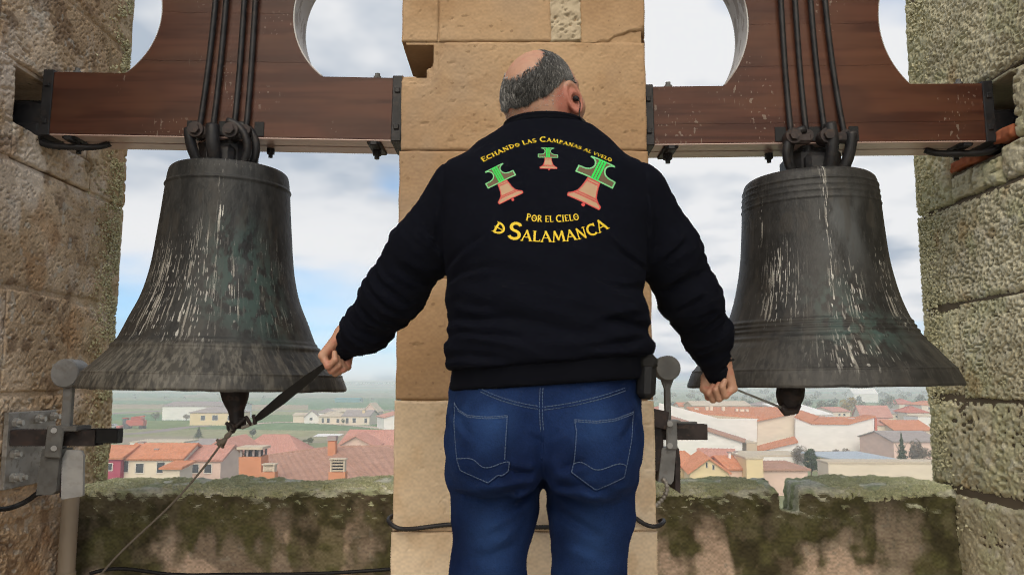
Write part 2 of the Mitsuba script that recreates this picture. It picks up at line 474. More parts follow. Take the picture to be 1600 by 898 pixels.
plain('m_grey_dark', mikit.proc(metal_wear((.075, .075, .073), (.115, .115, .112), (.07, .055, .045), .35)), .5)
plain('m_grey_light', mikit.proc(metal_wear((.27, .27, .27), (.34, .34, .335), (.22, .2, .18), .3)), .45)
plain('m_galv', mikit.proc(metal_wear((.20, .185, .165), (.30, .28, .255), (.13, .11, .09), .6)), .45, .5, .2)
plain('m_black', (.009, .009, .010), .55, .25)
plain('m_zinc', (.42, .41, .39), .35, .5, .6)
plain('m_pvc', mikit.proc(lambda p, n, uv: mix(C(.33, .275, .21), C(.25, .20, .15), fbm(p.x * 14, p.y * 14, p.z * 5, 3))), .55)
plain('m_rope', (.13, .11, .09), .9)
plain('m_web', (.012, .0115, .011), .75, .2)
# ------------------------------------------------------------------ the belfry: walls, pillar, parapets, floor
WL, WR = -1.47, 1.49


def slab(frame, u0, u1, v0, v1, step=.0045, r=.016, amp=.006, pit=.008, pitf=70, thr=.62, gap=.004, depth=.07, seed=0, warp=.006, extra=None, rough=.0, cut=None):
    """The face of one stone, with its rounded arrises and the sides that run back into the joint. frame(u, v, n) -> world."""
    u0, u1, v0, v1 = u0 + gap, u1 - gap, v0 + gap, v1 - gap
    k = 6
    def axis(a, b):
        n = max(4, int(round((b - a) / step)))
        t = np.linspace(a, b, n + 1)
        back = np.array([.004, .012, .022, .034, .05, 1.0])[:k] * np.array([1] * (k - 1) + [depth])
        return np.r_[np.full(k, a), t, np.full(k, b)], np.r_[back[::-1], np.zeros(n + 1), back], np.r_[np.full(k, -1.), np.zeros(n + 1), np.full(k, 1.)]
    U, bu, su = axis(u0, u1)
    V, bv, sv = axis(v0, v1)
    u, v = np.meshgrid(U, V, indexing='ij')
    back = np.maximum(bu[:, None], bv[None, :])
    d = np.minimum(np.minimum(u - u0, u1 - u), np.minimum(v - v0, v1 - v))
    q = np.clip(r - d, 0, r)
    n = -(r - np.sqrt(np.maximum(r * r - q * q, 0))) - back
    p = frame(u, v, n)
    nd = np.stack([np.broadcast_to(su[:, None], u.shape), np.broadcast_to(sv[None, :], u.shape), np.where(back > 0, 0.0, 1.0)], -1)
    nd = nd / np.maximum(np.linalg.norm(nd, axis=-1, keepdims=True), 1e-9)
    s = seed * 3.7
    a = (meshkit.fbm(p * 7 + s, 4, 3) - .5) * 2 * amp
    f = (meshkit.fbm(p * 45 + s, 3, 5) - .5) * 2 * (amp * .35 + rough)
    h = meshkit.noise(p * pitf + s, 9)
    hole = np.clip((h - thr) / .14, 0, 1) * pit
    disp = a + f - hole
    if extra is not None:
        disp = disp + extra(u, v) * (back == 0)
        p = frame(u, v, n)
    wu = (meshkit.fbm(p * 16 + 31 + s, 3, 7) - .5) * 2 * warp
    wv = (meshkit.fbm(p * 16 + 67 + s, 3, 8) - .5) * 2 * warp
    edge = np.exp(-np.maximum(d, 0) / .03)
    u2, v2, n2 = u + nd[..., 0] * disp + wu * edge, v + nd[..., 1] * disp + wv * edge, n + nd[..., 2] * disp
    w = frame(u2, v2, n2)
    nu, nv = u.shape
    i, j = np.meshgrid(np.arange(nu - 1), np.arange(nv - 1), indexing='ij')
    qd = np.stack([i * nv + j, (i + 1) * nv + j, (i + 1) * nv + j + 1, i * nv + j + 1], -1).reshape(-1, 4)
    if cut is not None:
        qd = qd[~cut(u.ravel()[qd].mean(1), v.ravel()[qd].mean(1))]
    m = trimesh.Trimesh(w.reshape(-1, 3), np.vstack([qd[:, [0, 1, 2]], qd[:, [0, 2, 3]]]), process=False)
    return m


def fr_left(u, v, n):
    return np.stack([WL + n, u, v], -1)


def fr_right(u, v, n):
    return np.stack([WR - n, 4 - u, v], -1)        # u runs towards the camera so that normals point into the opening


def fr_front(y):
    return lambda u, v, n: np.stack([u, y - n, v], -1)


# --- left jamb
lw = thing('stone_wall', 'brown weathered stone jamb wall at the left edge with lichen on its outer corner', 'wall')
L_COURSES = [(-1.06, -.42, (1.2, 1.95, 2.46, 3.05)), (-.42, -.027, (1.2, 2.05, 3.06)), (-.027, .274, (1.2, 2.37, 2.71, 3.04)), (.274, .66, (1.2, 1.95, 3.06)),
             (.95, 1.25, (1.2, 2.25, 2.88, 3.05)), (1.25, 1.62, (1.2, 1.9, 3.06)), (1.62, 2.1, (1.2, 2.3, 3.04))]
sd = 1
for z0, z1, ys in L_COURSES:
    for a, b in zip(ys[:-1], ys[1:]):
        near = b > 2.3
        outer = b > 3.0
        low = z0 < -.4
        obj('stone', slab(fr_left, a, b, z0, z1, step=.0045 if near else .02, seed=sd, r=.004 + .003 * (sd % 3 == 0) + .025 * outer, gap=.0012, amp=.006 if not low else .010,
                          pit=.007 if not low else .010, thr=.66 if not low else .58, pitf=95 if sd % 2 else 120, warp=.005), 'm_stone_brown', lw, smooth=True)
        sd += 1
for (a, b, z0, z1) in ((1.2, 2.34, .66, .95), (2.34, 2.785, .66, .765), (2.785, 3.05, .66, .95)):
    obj('stone', slab(fr_left, a, b, z0, z1, step=.0045, seed=sd, amp=.006, pit=.007, pitf=95, r=.005, gap=.0012), 'm_stone_brown', lw, smooth=True)
    sd += 1
core = [box((-2.0, 1.18, -1.06), (WL - .008, 3.02, .655)), box((-2.0, 1.18, .955), (WL - .008, 3.02, 2.1)), box((-2.0, 1.18, .655), (WL - .008, 2.34, .955)),
        box((-2.0, 2.785, .655), (WL - .008, 3.02, .955)), box((-2.0, 2.34, .655), (WL - .26, 2.785, .955))]
obj('mortar_core', core, 'm_stone_brown', lw)
obj('niche_lining', [box((WL - .25, 2.35, .94), (WL - .012, 2.77, .952)), box((WL - .25, 2.752, .77), (WL - .012, 2.775, .94), .004)], 'm_stone_brown', lw)

# --- right jamb
rw = thing('stone_wall', 'khaki pitted stone jamb wall at the right edge with brick scraps by the beam', 'wall')
R_COURSES = [(-1.06, -.36, (1.2, 1.9, 2.98)), (-.36, -.05, (1.2, 1.8, 2.97)), (-.05, .26, (1.2, 1.95, 2.72, 2.98)), (.26, .606, (1.2, 1.85, 2.97)),
             (.935, 1.42, (1.2, 1.9, 2.98)), (1.42, 1.75, (1.2, 2.3, 2.97)), (1.75, 2.1, (1.2, 1.9, 2.98))]
for z0, z1, ys in R_COURSES:
    for a, b in zip(ys[:-1], ys[1:]):
        near = b > 2.3
        outer = b > 2.9
        low = z1 <= -.04
        obj('stone', slab(fr_right, 4 - b, 4 - a, z0, z1, step=.0042 if near else .02, seed=sd, r=.004 + .03 * outer, gap=.0009, amp=.007 if not low else .012, pit=.010 if z1 > -.3 else .005,
                          thr=.56 if z1 > -.3 else .66, pitf=140 if not low else 85, warp=.007, rough=.003 if z1 > -.3 else 0), 'm_stone_khaki', rw, smooth=True)
        sd += 1
for (a, b, z0, z1) in ((1.2, 2.36, .72, .935), (1.2, 2.44, .606, .72), (2.44, 2.60, .606, .70), (2.60, 2.73, .606, .70), (2.73, 2.97, .606, .935)):
    obj('stone', slab(fr_right, 4 - b, 4 - a, z0, z1, step=.0042, seed=sd, amp=.012, pit=.010, thr=.6, warp=.009), 'm_stone_khaki', rw, smooth=True)
    sd += 1
obj('brick', slab(fr_right, 4 - 2.73, 4 - 2.55, .706, .748, step=.006, seed=sd, amp=.005, pit=.004, r=.008), 'm_brick', rw, smooth=True)
obj('brick', slab(fr_right, 4 - 2.47, 4 - 2.365, .728, .775, step=.006, seed=sd + 1, amp=.005, pit=.004, r=.008), 'm_brick', rw, smooth=True)
core = [box((WR + .010, 1.18, -1.06), (2.02, 2.94, .60)), box((WR + .010, 1.18, .94), (2.02, 2.94, 2.1)), box((WR + .02, 1.18, .60), (2.02, 2.36, .94)),
        box((WR + .02, 2.74, .60), (2.02, 2.94, .94)), box((WR + .26, 2.36, .60), (2.02, 2.74, .94)), box((WR + .02, 2.36, .60), (WR + .3, 2.74, .705))]
obj('mortar_core', core, 'm_mortar_dark', rw)
obj('niche_lining', [box((WR + .012, 2.365, .93), (WR + .25, 2.735, .942), .003), box((WR + .012, 2.72, .71), (WR + .25, 2.738, .93), .003)], 'm_stone_khaki', rw)

# --- central pillar
PY, PX0, PX1 = 2.35, -.33, .40
pl = thing('stone_pillar', 'golden sandstone pillar between the two bell openings behind the man', 'pillar')
ff = fr_front(PY)


def chip_line(u, v):
    """How far a point lies inside the broken top left corner of the second course."""
    w = (meshkit.fbm(np.stack([u * 30, v * 30, 0 * u], -1), 3, 3) - .5) * .03
    return np.minimum(-.238 - .35 * (.97 - v) - u + w, v - .912 + w * .6)


def chipB(u, v):
    return chip_line(u, v) > 0


def chipB2(u, v):
    return -.9 * np.clip(.028 + chip_line(u, v), 0, .03)


def chipC(u, v):
    line = 1.018 + .32 * (u - .265) + .012 * (meshkit.noise(np.stack([u * 45, v * 45, 0 * u], -1), 6) - .5)
    return -1.6 * np.clip(line - v, 0, .08) * (0.75 + .5 * meshkit.noise(np.stack([u * 60, v * 60, 0 * u], -1), 6))


ps = dict(step=.0045, amp=.0030, pit=.005, thr=.86, pitf=75, r=.0035, warp=.003)
for (a, b, z0, z1, ex) in ((PX0 - .002, -.221, 1.016, 1.34, None), (-.221, .119, 1.016, 1.42, None), (.205, PX1, 1.006, 1.38, chipC),
                           (PX0, PX1, .681, 1.016, chipB), (PX0 - .004, PX1 + .002, .30, .681, None), (PX0 - .004, PX1 + .004, -.049, .30, None), (PX0 - .006, PX1 + .006, -.412, -.049, None),
                           (PX0 - .010, PX1 + .008, -.80, -.412, None), (PX0 - .012, PX1 + .01, -1.06, -.80, None), (PX0, .05, 1.40, 1.8, None), (.05, PX1, 1.40, 1.8, None)):
    obj('stone', slab(ff, a, b, z0, z1, extra=chipB2 if ex is chipB else ex, cut=chipB if ex is chipB else None, seed=sd, **{**ps, 'gap': .0012, 'depth': .28 if z1 == 1.34 or ex is chipB else .07, 'warp': .003}), 'm_stone_pale_lit' if z1 < -.04 else 'm_stone_gold', pl, smooth=True)
    sd += 1
obj('mortar_patch', slab(ff, .114, .210, 1.0165, 1.42, step=.004, amp=.006, pit=.007, thr=.62, pitf=130, rough=.003, r=.006, gap=0, seed=3), 'm_mortar', pl, smooth=True)
obj('mortar_core', [box((PX0 + .012, PY + .007, -1.06), (PX1 - .012, 3.04, .905)), box((-.235, PY + .007, .90), (PX1 - .012, 3.04, 1.01)), box((PX0 + .012, PY + .27, .90), (-.22, 3.04, 1.01)), box((PX0 + .012, PY + .007, 1.009), (PX1 - .012, 3.04, 1.8))], 'm_stone_gold', pl)
for side in (0, 1):
    X = (PX0, PX1)[side]
    fs = (lambda u, v, n: np.stack([PX0 - n, 6 - u, v], -1)) if side == 0 else (lambda u, v, n: np.stack([PX1 + n, u, v], -1))
    for z0, z1 in ((-1.06, -.41), (-.41, -.05), (-.05, .3), (.3, .68), (.68, .91 if side == 0 else 1.01), (1.016, 1.4), (1.4, 1.8)):
        ys = (PY + .02, 2.72, 3.05)
        for a, b in zip(ys[:-1], ys[1:]):
            if side == 0:
                a, b = 6 - b, 6 - a
            obj('stone', slab(fs, a, b, z0, z1, step=.012, amp=.004, pit=.004, thr=.7, depth=.02, r=.008, seed=sd, warp=.002), 'm_stone_gold', pl, smooth=True)
            sd += 1


# --- parapets
def parapet(x0, x1, name, label, notch=None, s=0):
    c, hd = np.array([(x0 + x1) / 2, 2.96, -.71]), np.array([(x1 - x0) / 2, .155, .36])

    def f(p):
        q = np.abs(p - c) - (hd - .04)
        d = np.linalg.norm(np.maximum(q, 0), axis=1) + np.minimum(q.max(1), 0) - .04
        if notch:
            a, b, zb = notch
            xs = p[:, 0] - .15 * (p[:, 1] - 2.8)
            e = np.maximum(np.maximum(a - xs, xs - b), zb - p[:, 2] - (p[:, 1] - 2.8) * .12)
            d = -smin(-d, e, .006)
        d = d + (nz(p, 4.5, 3 + s) - .5) * .045 + (nz(p, 19, 4 + s) - .5) * .020 + (nz(p, 55, 8 + s, 3) - .5) * .014
        return d
    m = surface_nets(f, c - hd - .04, c + hd + .04, .007)
    k = thing(name, label, 'parapet')
    obj('masonry', m, 'm_parapet', k, smooth=True)
    return k, m


pa, pam = parapet(WL - .02, PX0 + .02, 'parapet_wall', 'low mossy parapet wall under the left bell, even along its top')
pb, pbm = parapet(PX1 - .02, WR + .03, 'parapet_wall', 'low mossy parapet wall under the right bell with a notch in its top', notch=(.884, .966, -.432), s=4)


def tufts(m, mask, n, size, seed, zs=1.0, spread=.5):
    """Small crumbs and blades of moss or lichen on a mesh's surface, as one mesh."""
    r = np.random.default_rng(seed)
    v, nn = np.array(m.vertices), meshkit.arrays(m, True)[2]
    ok = np.nonzero(mask(v, nn))[0]
    i = r.choice(ok, n)
    base = np.array([[1, 0, 0], [-.5, .87, 0], [-.5, -.87, 0], [0, 0, 1.3], [.3, .2, .8]], float)
    fc = np.array([[0, 1, 3], [1, 2, 3], [2, 0, 3], [0, 1, 4], [1, 2, 4]])
    sc = size * r.uniform(.4, 1.5, n) ** 1.3
    z = nn[i] + r.normal(0, spread, (n, 3))
    z /= np.linalg.norm(z, axis=1, keepdims=True)
    x = np.cross(z, r.normal(0, 1, (n, 3)))
    x /= np.linalg.norm(x, axis=1, keepdims=True)
    y = np.cross(z, x)
    p = v[i][:, None] + sc[:, None, None] * (base[None, :, :1] * x[:, None] + base[None, :, 1:2] * y[:, None] + base[None, :, 2:] * zs * z[:, None])
    return trimesh.Trimesh(p.reshape(-1, 3), (np.arange(n)[:, None, None] * 5 + fc[None]).reshape(-1, 3), process=False)


def moss_leaf(c0, c1, f=30):
    return lambda p, n, uv: mix(C(*c0), C(*c1), fbm(p.x * f, p.y * f, p.z * f, 4)) * (.7 + .6 * noise(p.x * 300, p.y * 300, p.z * 300))


diffuse('m_moss', mikit.proc(moss_leaf((.40, .43, .20), (.78, .76, .60))))
diffuse('m_moss_dark', mikit.proc(moss_leaf((.03, .034, .012), (.10, .105, .04))))
diffuse('m_lichen', mikit.proc(moss_leaf((.38, .36, .20), (.70, .66, .46))))
diffuse('m_lichen_pale', mikit.proc(moss_leaf((.46, .44, .26), (.78, .74, .55))))
for k, m, s in ((pa, pam, 1), (pb, pbm, 2)):
    obj('moss', tufts(m, lambda v, n: (v[:, 2] > -.372 + .02 * np.sin(v[:, 0] * 9)) & (nz(v, 9, 3) > .42) & ((n[:, 2] > .3) | (nz(v, 14, 2) > .5)) & ((v[:, 0] < .86) | (v[:, 0] > 1.08)), 9000, .0048, s, .8), 'm_moss', k, kind='stuff')
# lichen crust along the outer corners of the jambs
for fr, far, key, mat, s in ((fr_left, 3.05, lw, 'm_lichen', 1), (fr_right, 2.975, rw, 'm_lichen_pale', 2)):
    r = np.random.default_rng(40 + s)
    n = 7000
    t = far - np.abs(r.normal(0, .075, n)) ** 1.0
    z = r.uniform(-.5, 1.9, n)
    keep = nz(np.stack([t * 0, t, z], 1), 9, 6) > .40
    t, z = t[keep], z[keep]
    dd = np.maximum(0, .045 - (far - t))
    off = -(.045 - np.sqrt(np.maximum(.045 ** 2 - dd ** 2, 0)))
    pp = fr(t if s == 1 else 4 - t, z, off + .001)
    nn = fr(t if s == 1 else 4 - t, z, off + 1.001) - pp + np.stack([0 * t, np.clip(dd / .045, 0, 1) * 1.3, 0 * t], 1)
    base = trimesh.Trimesh(pp, np.array([[0, 1, 2]]), process=False)
    q = np.random.default_rng(50 + s)
    m = len(pp)
    tet = np.array([[1, 0, 0], [-.5, .87, 0], [-.5, -.87, 0], [0, 0, 1.2]], float)
    fc = np.array([[0, 1, 3], [1, 2, 3], [2, 0, 3]])
    sc = .0048 * q.uniform(.4, 1.6, m)
    zz = nn / np.linalg.norm(nn, axis=1, keepdims=True) + q.normal(0, .45, (m, 3))
    zz /= np.linalg.norm(zz, axis=1, keepdims=True)
    x = np.cross(zz, q.normal(0, 1, (m, 3)))
    x /= np.linalg.norm(x, axis=1, keepdims=True)
    y = np.cross(zz, x)
    v = pp[:, None] + sc[:, None, None] * (tet[None, :, :1] * x[:, None] + tet[None, :, 1:2] * y[:, None] + tet[None, :, 2:] * zz[:, None])
    obj('lichen', trimesh.Trimesh(v.reshape(-1, 3), (np.arange(m)[:, None, None] * 4 + fc[None]).reshape(-1, 3), process=False), mat, key, kind='stuff')

# --- floor of the bell chamber
diffuse('m_floor', mikit.proc(lambda p, n, uv: mix(C(.40, .34, .26), C(.52, .45, .36), fbm(p.x * 5, p.y * 5, 1, 5))))
fl = numbered('floor')
scene[fl] = mikit.ply(box((-2.0, -2.2, -1.30), (2.02, 3.0, -1.062)), 'm_floor')
tag(fl, kind='structure')
# the storey below, so that the chamber does not float
tb = obj('tower_base', [box((-2.2, -2.4, -H - .4), (2.25, 3.06, -1.302)), box((-2.32, -2.5, -1.6), (2.37, 3.14, -1.35), .03)], 'm_stone_gold')
tag(tb, 'stone tower body below the bell chamber floor', 'tower')

# --- pipe, bar and cables on the masonry
pk = obj('drain_pipe', [cyl((-1.425, 2.70, -1.06), (-1.425, 2.70, -.355), .026, 20), cyl((-1.425, 2.70, -.62), (-1.425, 2.70, -.60), .029, 20)], 'm_pvc', smooth=40)
tag(pk, 'beige vertical plastic pipe standing in the corner left of the mossy parapet', 'pipe')
yb = PY - .012
bar = [P(624, 803, 2.46), P(613, 806, 2.40), P(609, 816, 2.34), P(618, 823, 2.325), P(650, 825, yb), P(700, 819, yb), P(760, 820, yb), P(835, 823, yb), P(900, 822, yb), P(960, 812, yb), P(985, 805, yb), P(1003, 816, yb), P(1020, 822, 2.325), P(1031, 820, 2.34), P(1029, 815, 2.42)]
tag(obj('pillar_cable', tube(spline(bar, 90), .0062, 9), 'm_iron', smooth=True), 'thin dark cable tied round the pillar at thigh height', 'cable')
cab = [P(140, 896, 2.72), P(180, 888, 2.74), P(250, 895, 2.75), P(350, 897, 2.76), P(470, 896, 2.765), P(560, 892, 2.765), P(640, 886, 2.78)]
tag(obj('floor_cable', tube(spline(cab, 60), .006, 8), 'm_black', smooth=True), 'black cable running along the foot of the left parapet', 'cable')
# ------------------------------------------------------------------ bells and their headstocks
YF, YB = 2.45, 2.60
YA = (YF + YB) / 2


def placed(m, cx, cz, roll):
    """From coordinates round the beam's centre (y absolute) to the world."""
    R = rot((0, 1, 0), roll)
    m = m.copy()
    m.apply_translation((0, -YA, 0))
    m.apply_transform(R)
    m.apply_translation((cx, YA, cz))
    return m


def make_yoke(cx, cz, hl, hz, waist, zw, flare, roll, levels, rods, label, side):
    k = thing('bell_yoke', label, 'bell yoke', 'wooden bell yokes')
    r = ((waist - flare) ** 2 + (zw - hz) ** 2) / (2 * (flare - waist))
    top = 2 * zw - hz
    circ = [Point(s * (waist + r), zw).buffer(r, 64) for s in (-1, 1)]
    up = sbox(-flare, hz - .0005, flare, top)
    for c in circ:
        up = up.difference(c)
    body = sbox(-hl, -hz, hl, hz).union(up).union(sbox(-flare - .03, top - .001, flare + .03, top + .2))
    for lo, hi in zip(levels[:-1], levels[1:]):
        piece = body.intersection(sbox(-2, lo + .0004, 2, hi - .0004))
        for y0, y1 in ((YF, YF + .070), (YF + .077, YB)):
            obj('plank', placed(xz(extrude(piece, y1 - y0), y0), cx, cz, roll), 'm_wood', k)
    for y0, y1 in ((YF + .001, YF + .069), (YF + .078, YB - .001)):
        obj('bottom_board', placed(box((-hl + .002, y0, -hz - .0045), (hl - .002, y1, -hz - .0004), .001), cx, cz, roll), 'm_wood_lit_underside', k)  # thin boards added to carry the bright sheen of the beam's underside
    for s, c in zip((-1, 1), circ):
        lin = c.difference(Point(s * (waist + r), zw).buffer(r - .004, 64)).intersection(sbox(-flare, hz + .004, flare, top - .004))
        obj('edge_lining', placed(xz(extrude(lin, YB - YF - .006), YF + .003), cx, cz, roll), 'm_pale_edge', k)
    for s in (-1, 1):
        b = [box((s * hl - .016, YF - .006, -hz - .006), (s * hl + .016, YF + .0005, hz + .006), .002), box((s * hl - .016, YB, -hz - .006), (s * hl + .016, YB + .006, hz + .006), .002),
             box((s * hl - .016, YF, hz), (s * hl + .016, YB, hz + .006)), box((s * hl - .016, YF, -hz - .006), (s * hl + .016, YB, -hz)), box((s * (hl + .002), YF + .002, -hz), (s * (hl + .012), YB - .002, hz))]
        b += [box((s * hl - .008, YF - .012, -hz + .03), (s * hl + .008, YF - .005, -hz + .046), .002), box((s * hl - .008, YF - .012, hz - .05), (s * hl + .008, YF - .005, hz - .034), .002)]
        obj('end_band', [placed(q, cx, cz, roll) for q in b], 'm_iron', k)
        obj('axle', placed(cyl((s * (hl + .01), YA, 0), (s * (hl + .15), YA, 0), .03, 20), cx, cz, roll), 'm_iron', k, smooth=40)
        for x in (s * (hl - .07),):
            obj('bolt', [placed(q, cx, cz, roll) for q in (cyl((x, YF + .03, hz), (x, YF + .03, hz + .014), .013, 6), cyl((x, YF + .03, hz + .014), (x, YF + .03, hz + .024), .008, 10))], 'm_grey_dark', k)
            obj('bolt', [placed(q, cx, cz, roll) for q in (box((x - .022, YF + .01, -hz - .012), (x + .022, YB - .01, -hz), .003), cyl((x, YF + .075, -hz - .012), (x, YF + .075, -hz - .030), .015, 6), cyl((x, YF + .075, -hz - .030), (x, YF + .075, -hz - .042), .008, 8), box((x - .012, YF + .002, -hz - .018), (x + .012, YF + .05, -hz + .001), .003))], 'm_iron', k)
    for x in (-.125, .125):
        obj('bolt', [placed(q, cx, cz, roll) for q in (cyl((x, YF + .11, -hz), (x, YF + .11, -hz - .022), .013, 6), cyl((x, YF + .11, -hz - .022), (x, YF + .11, -hz - .034), .007, 8))], 'm_iron', k)
    # the strap under the outer end
    s = side
    st = [(s * (hl + .03), YF + .03, -hz + .02), (s * (hl + .035), YF + .03, -hz - .012), (s * (hl - .005), YF + .03, -hz - .03), (s * (hl - .07), YF + .04, -hz - .03), (s * (hl - .14), YF + .06, -hz - .022), (s * (hl - .17), YF + .07, -hz - .008)]
    obj('strap', placed(tube(spline(st, 24), .0105, 8), cx, cz, roll), 'm_iron', k, smooth=True)
    obj('bearing', [placed(q, cx, cz, roll) for q in (cyl((s * (hl + .055), YA - .06, -.05), (s * (hl + .055), YA + .06, -.05), .055, 24), box((s * (hl + .02), YA - .07, -hz - .02), (s * (hl + .10), YA + .07, -.06), .01))], 'm_iron', k, smooth=35)
    # suspension rods in front of the wood
    for x0, x1 in rods:
        pts = [(x0, YF - .016, -hz + .02), (x0 + (x1 - x0) * .3, YF - .012, 0), (x1, YF - .012, hz + .1), (x1 + (x1 - x0) * .6, YF - .012, top + .12)]
        obj('iron_rod', placed(tube(spline(pts, 20), .0088, 10), cx, cz, roll), 'm_iron', k, smooth=True)
    for a, b in ((0, 1), (2, 3)):
        xa, xb = rods[a][0], rods[b][0]
        z = -hz + .008
        q = [cyl((xa - .002, YF - .046, z), (xa - .002, YF + .0, z), .024, 20), cyl((xb, YF - .030, z + .006), (xb, YF + .0, z + .006), .017, 16), box((xa - .012, YF - .034, z - .020), (xb + .012, YF - .008, z + .014), .008),
             cyl((xa - .002, YF - .058, z), (xa - .002, YF - .046, z), .016, 6)]
        obj('rod_clamp', [placed(t, cx, cz, roll) for t in q], 'm_iron_rust', k, smooth=35)
    for x0, x1 in ((rods[1][0] + .012, rods[2][0] + .03), (rods[3][0] + .02, rods[3][0] + .05), (rods[0][0] - .045, rods[0][0] - .01)):
        obj('recess', placed(box((x0, YF - .003, -hz + .002), (x1, YF + .001, -hz + .048), .001), cx, cz, roll), 'm_black', k)  # black plates on the wood, painting the shade of recesses round the loops
    obj('tie_plate', placed(box((rods[0][0] - .03, YF - .02, top + .06), (rods[3][0] + .03, YF - .001, top + .10), .004), cx, cz, roll), 'm_iron', k)
    return k


LCX, LCZ, LROLL = -.8986, .8525, 1.05
RCX, RCZ, RROLL = .949, .8275, -.6
sl = 2.43 / FPX / .968


def rodx(px, cx):
    return (px - 800) * sl - cx


make_yoke(LCX, LCZ, .543, .0985, .205, 1.154 - LCZ, .306, LROLL, (-.0985, .142, .30, .45, .60, .75),
          [(rodx(313, LCX), rodx(322, LCX)), (rodx(334, LCX), rodx(340, LCX)), (rodx(367, LCX), rodx(370, LCX)), (rodx(386, LCX), rodx(388, LCX))],
          'dark varnished wooden yoke with iron rods holding the left bell', -1)
make_yoke(RCX, RCZ, .527, .0908, .203, 1.13 - RCZ, .289, RROLL, (-.0908, -.03, .153, .29, .45, .60, .72),
          [(rodx(1235, RCX), rodx(1231, RCX)), (rodx(1259, RCX), rodx(1254, RCX)), (rodx(1288, RCX), rodx(1280, RCX)), (rodx(1318, RCX), rodx(1305, RCX))],
          'dark varnished wooden yoke with iron rods holding the right bell', 1)


def bell_profile(rows, pxs):
    rz = []
    for y, hw, *q in rows:
        dy = CP - (449 - y) / FPX * SP
        rz.append((hw * .931 / FPX / dy * YA, zt(y, q[0] if q else YA)))
    return np.array(rz)


def dense(rz, n=10):
    out = [rz[0]]
    for a, b in zip(rz[:-1], rz[1:]):
        k = max(1, int(np.linalg.norm(b - a) / .008))
        out += [a + (b - a) * (t + 1) / k for t in range(k)]
    return np.array(out)


def curve_dense(rz):
    """Monotone smooth curve through profile points, as a function of z."""
    z, r = rz[:, 1], rz[:, 0]
    o = np.argsort(z)
    f = PchipInterpolator(z[o], r[o])
    return f


def make_bell(rows, rings, cx, cz, roll, mat, label, loops, crown_w):
    k = thing('bronze_bell', label, 'bell', 'bronze bells')
    rz = bell_profile(rows, None)
    lo, hi = rz[0, 1], rz[-1, 1]
    f = curve_dense(rz)
    z = np.concatenate([np.linspace(lo, lo + .06, 30)[:-1], np.linspace(lo + .06, hi - .06, 150)[:-1], hi - .06 * (1 - np.sin(np.linspace(0, np.pi / 2, 40)))])
    r = f(z)
    zb = zt(rows[4][0] if len(rows[0]) == 2 else rows[0][0], YA)
    lz = [(zt(q[0], YA), a_[0]) for q, a_ in zip(rows[:5], rz[:5])]
    r = np.where(z < lz[-1][0], np.interp(z, [a_ for a_, _ in lz], [b_ for _, b_ in lz]), r)
    for y, w, a in rings:
        zr = zt(y, YA)
        r = r + a * np.exp(-((z - zr) / w) ** 4)
    outer = np.stack([np.maximum(r, 0.0005), z], 1)
    zi = np.linspace(lo + .002, hi - .07, 50)
    ri = np.maximum(f(zi) - .045 - .02 * np.clip((lo + .06 - zi) / .06, 0, 1), .03)
    ri[0] = f(lo) - .012
    inner = np.stack([np.r_[ri, .0005], np.r_[zi, hi - .07]], 1)
    m, uv = revolve(outer, 144)
    v = np.array(m.vertices)
    lip = np.clip((lo + .05 - v[:, 2]) / .05, 0, 1)
    v[:, 2] += lip * (meshkit.fbm(v * 22, 3, 3) - .5) * .008
    v[:, :2] *= (1 + (meshkit.fbm(v * 7, 3, 5) - .5) * .006)[:, None]
    m = trimesh.Trimesh(v - [0, 0, cz], m.faces, process=False)
    m.apply_translation((0, YA, 0))
    m.apply_translation((.0105 if cx < 0 else -.0155, 0, 0))
    obj('body', placed(m, cx, cz, roll), mat, k, smooth=True, uv=uv)
    mi_, uvi = revolve(inner[::-1], 72)
    mi_.apply_translation((.0105 if cx < 0 else -.0155, YA, -cz))
    obj('inner_wall', placed(mi_, cx, cz, roll), 'm_bronze_in', k, smooth=True)
    zc = hi - cz
    for pts, rad in loops:
        q = [(x, YF - .03 + dy, -abs(0) + zz) for x, dy, zz in pts]
        obj('crown_loop', placed(tube(spline(q, 18), rad, 12, flat=None), cx, cz, roll), 'm_iron', k, smooth=True)
    obj('crown_block', [placed(box((-crown_w * 1.35, YF + .012, zc - .02), (crown_w * 1.35, YB + .03, zc + .085), .018), cx, cz, roll), placed(box((-crown_w * .9, YF - .018, zc - .02), (crown_w * .9, YB, zc + .06), .014), cx, cz, roll), placed(revolve(np.array([[.11, zc - .012], [.10, zc + .004], [.085, zc + .012], [.0005, zc + .014]]), 48)[0].apply_translation((0, YA, 0)), cx, cz, roll)], 'm_iron', k, smooth=35)
    return k


